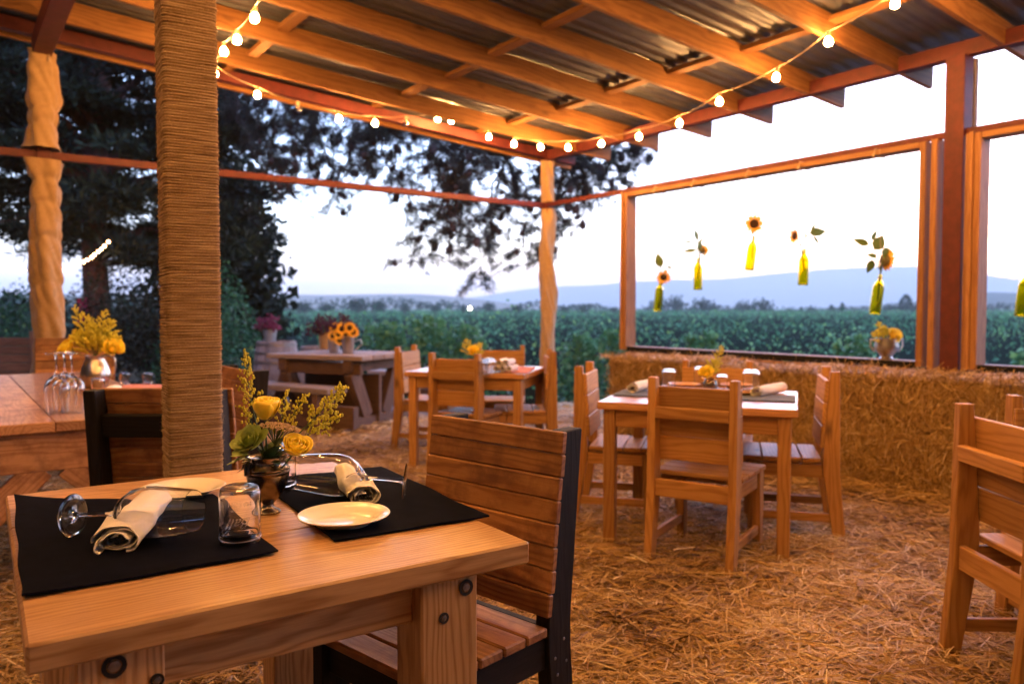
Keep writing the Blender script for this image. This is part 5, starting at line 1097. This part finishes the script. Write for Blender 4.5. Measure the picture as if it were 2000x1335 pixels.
# ------------------------------------------------------------------ outside furniture
pcx = Vector((-1.86, 8.50, 0)); pr_ = math.atan2(-.42, .91)
pt_ = empty('picnic_table', pcx, pr_, 'weathered heavy picnic table behind the pavilion, carrying sunflower tins', 'picnic table')
for i in range(5): board('tabletop_plank', (-.62, -.40+.2*i, .745), (.62, -.40+.2*i, .745), .19, .05, M_grey, pt_, ch=.006)
for x in (-.42, .42):
    board('crossbeam', (x, -.48, .66), (x, .48, .66), .10, .12, M_darkw, pt_); board('skid', (x, -.62, .06), (x, .62, .06), .10, .12, M_darkw, pt_)
    for s in (-1, 1): board('leg', (x, s*.16, .12), (x, s*.40, .60), .16, .09, M_darkw, pt_, up=(1, 0, 0))
board('leg', (-.50, -.30, .62), (-.62, -.36, .1), .10, .08, M_darkw, pt_, up=(0, 1, 0)); board('apron', (-.5, -.40, .63), (.55, -.40, .63), .12, .05, M_darkw, pt_, up=(0, 1, 0)); board('stretcher', (-.5, 0, .3), (.5, 0, .3), .5, .05, M_darkw, pt_, up=(0, 1, 0)); board('skid', (-.5, -.60, .16), (.62, -.60, .16), .22, .09, M_darkw, pt_, up=(0, 1, 0))
def bench(c, rz, L, lab):
    b = empty('bench', c, rz, lab, 'bench', 'weathered benches round the picnic table')
    board('seat', (-L/2, 0, .435), (L/2, 0, .435), .28, .06, M_grey, b, ch=.008)
    for x in (-L/2+.2, L/2-.2): board('leg', (x, 0, 0), (x, 0, .40), .24, .08, M_darkw, b, up=(1, 0, 0))
    board('stretcher', (-L/2+.25, 0, .2), (L/2-.25, 0, .2), .10, .05, M_darkw, b, up=(0, 1, 0))
bench((-2.45, 8.15, 0), math.atan2(-.56, .83), 1.75, 'weathered bench sticking out left of the picnic table'); bench((-1.2, 9.75, 0), pr_, 1.3, 'weathered bench on the far side of the picnic table')
def barrel(p, lab, s=1.):
    b = empty('wine_barrel', p, 0, lab, 'barrel'); N = 20; H_ = .92; sm2 = []
    pr2 = [(.275, 0), (.31, .2), (.335, .46), (.31, .72), (.275, .92)]
    for k in range(N):
        a0, a1 = 2*math.pi*k/N + .012, 2*math.pi*(k+1)/N - .012; V = []
        for r, z in pr2:
            for rr in (r, r-.028):
                for a in (a0, (a0+a1)/2, a1): V.append((rr*math.cos(a), rr*math.sin(a), z))
        Fc = []
        for j in range(4):
            o = 6*j; Fc += [(o, o+1, o+7, o+6), (o+1, o+2, o+8, o+7), (o+3+6, o+4+6, o+4, o+3), (o+10, o+11, o+5, o+4), (o, o+6, o+9, o+3), (o+5, o+11, o+8, o+2)]
        Fc += [(24, 25, 28, 27), (25, 26, 29, 28), (3, 4, 1, 0), (4, 5, 2, 1)]
        MB().add(V, Fc).build('stave', M_grey, b, smooth=False)
    for z, r in ((.05, .284), (.17, .307), (.30, .324), (.62, .324), (.75, .307), (.87, .285)): MB().lathe([(r-.004, z-.02), (r+.004, z-.02), (r+.004, z+.02), (r-.004, z+.02)], 28, closed=True).build('hoop', M_bolt, b)
    MB().lathe([(.0001, .885), (.262, .885), (.262, .87), (.0001, .87)], 24, closed=False).build('head', M_grey, b); b.scale = (s,)*3; return b
bp = PY(540, 667, 11.4); barrel((bp.x, 11.4, bp.z-.91), 'weathered wine barrel with a tin of magenta flowers on it')
bp2 = PY(625, 672, 10.6); barrel((bp2.x, 10.6, bp2.z-.90), 'second weathered barrel half hidden behind the picnic table', .95)
def tin(p, r, h, lab, mat=M_tin): 
    o = lathe_obj('flower_tin', [(.0001, 0), (r*.82, 0), (r*.84, .004), (r, h), (r*1.04, h), (r*1.04, h+.006), (r*.97, h+.005), (r*.93, h*.7), (.0001, h*.7)], mat, p, lab, 'tin', 'metal tins holding flowers', 24, None, False); return Vector(p) + Vector((0, 0, h))
def posy(m, n, rad, mat, lab, seed):
    t = empty('flower_bunch', m, 0, lab, 'flowers'); rg = random.Random(seed); f, s = MB(), MB()
    for i in range(n):
        d = Vector((rg.gauss(0, 1), rg.gauss(0, 1), abs(rg.gauss(0, 1))+.2)).normalized()*rad*rg.uniform(.5, 1.1); s.tube([(0, 0, -.04), d], .003, 3, False)
        for k in range(7): c = d + Vector((rg.gauss(0, 1), rg.gauss(0, 1), rg.gauss(0, 1)))*.022; f.ball(c, rg.uniform(.008, .018), 5, 3)
    f.build('blossoms', mat, t)['kind'] = 'stuff'; s.build('stems', M_green, t)
q = tin((bp.x-.08, 11.35, bp.z-.022), .10, .19, 'white tin with magenta flowers on the wine barrel'); posy(q, 46, .21, M_magenta, 'bunch of magenta flowers in the tin on the barrel', 1)
zt = .772
a1 = P(632, 682, zt); q = tin((a1.x, a1.y+.1, zt), .085, .19, 'dull tin with plum flowers at the back of the picnic table', M_burlap); posy(q, 50, .20, M_plum, 'bunch of dark plum flowers on the picnic table', 2)
a2 = P(652, 688, zt); q2_ = tin((a2.x, a2.y, zt), .062, .17, 'left shiny tin of sunflowers on the picnic table', M_pewter2); a3 = P(680, 690, zt); q3_ = tin((a3.x, a3.y, zt), .068, .18, 'right shiny tin of sunflowers on the picnic table', M_pewter2)
MB().tube([(.07, 0, .13), (.13, 0, .15), (.15, 0, .10), (.07, 0, .03)], .007, 6).build('handle', M_tin, [o for o in bpy.data.objects if o.name.startswith('flower_tin')][-1])
SF = [(655, 640, q2_), (650, 655, q2_), (662, 652, q2_), (676, 654, q3_), (690, 648, q3_), (683, 640, q3_), (668, 642, q3_), (664, 664, q2_)]
for i, (px, py, b) in enumerate(SF): sunflower(PY(px, py, b.y - .03 - .03*(i % 3)), (random.uniform(-.4, .4), -1, random.uniform(-.1, .5)), .066, b + Vector((0, 0, -.05)), ['upper left', 'far left middle', 'left centre', 'lower centre', 'far right', 'upper right', 'upper centre', 'lowest, drooping'][i] + ' sunflower of the picnic table bunch', 'sunflowers in the picnic table tins', (), 90+i)
posy(q3_ + Vector((-.07, .08, .06)), 14, .14, M_plum, 'plum sprays behind the picnic table sunflowers', 4)
# rustic chair out on the gravel
oc = empty('garden_chair', (-5.75, 8.9, 0), R(12), 'dark rustic wooden armchair on the gravel at the far left edge', 'chair')
for i in range(5): board('back_slat', (-.34, -.2-.02*i*0, .50+.095*i), (.34, -.2, .50+.095*i), .088, .03, M_darkw, oc, up=(0, 1, 0))
for s in (-1, 1):
    board('leg', (s*.34, -.22, -.05), (s*.34, -.24, 1.0), .07, .07, M_darkw, oc, up=(0, 1, 0)); board('leg', (s*.34, .35, -.05), (s*.34, .35, .62), .07, .07, M_darkw, oc, up=(0, 1, 0)); board('armrest', (s*.34, -.25, .64), (s*.34, .42, .64), .10, .035, M_darkw, oc)
for i in range(4): board('seat_plank', (-.36, -.12+.13*i, .42), (.36, -.12+.13*i, .42), .12, .03, M_darkw, oc)

# ------------------------------------------------------------------ evening haze
HAZE = 0.5/1250
if HAZE:
    mh = bpy.data.materials.new('evening_haze'); mh.use_nodes = True; n_ = mh.node_tree.nodes; n_.remove(n_['Principled BSDF']); pv = n_.new('ShaderNodeVolumePrincipled'); pv.inputs['Color'].default_value = (1, .93, .86, 1); pv.inputs['Density'].default_value = HAZE; pv.inputs['Anisotropy'].default_value = .0
    mh.node_tree.links.new(pv.outputs[0], n_['Material Output'].inputs['Volume'])
    hz_ = MB().box((0, 3200, 160), (14000, 13500, 325)).build('haze', mh, smooth=False); hz_['kind'] = 'stuff'; hz_['label'] = 'thin evening haze'
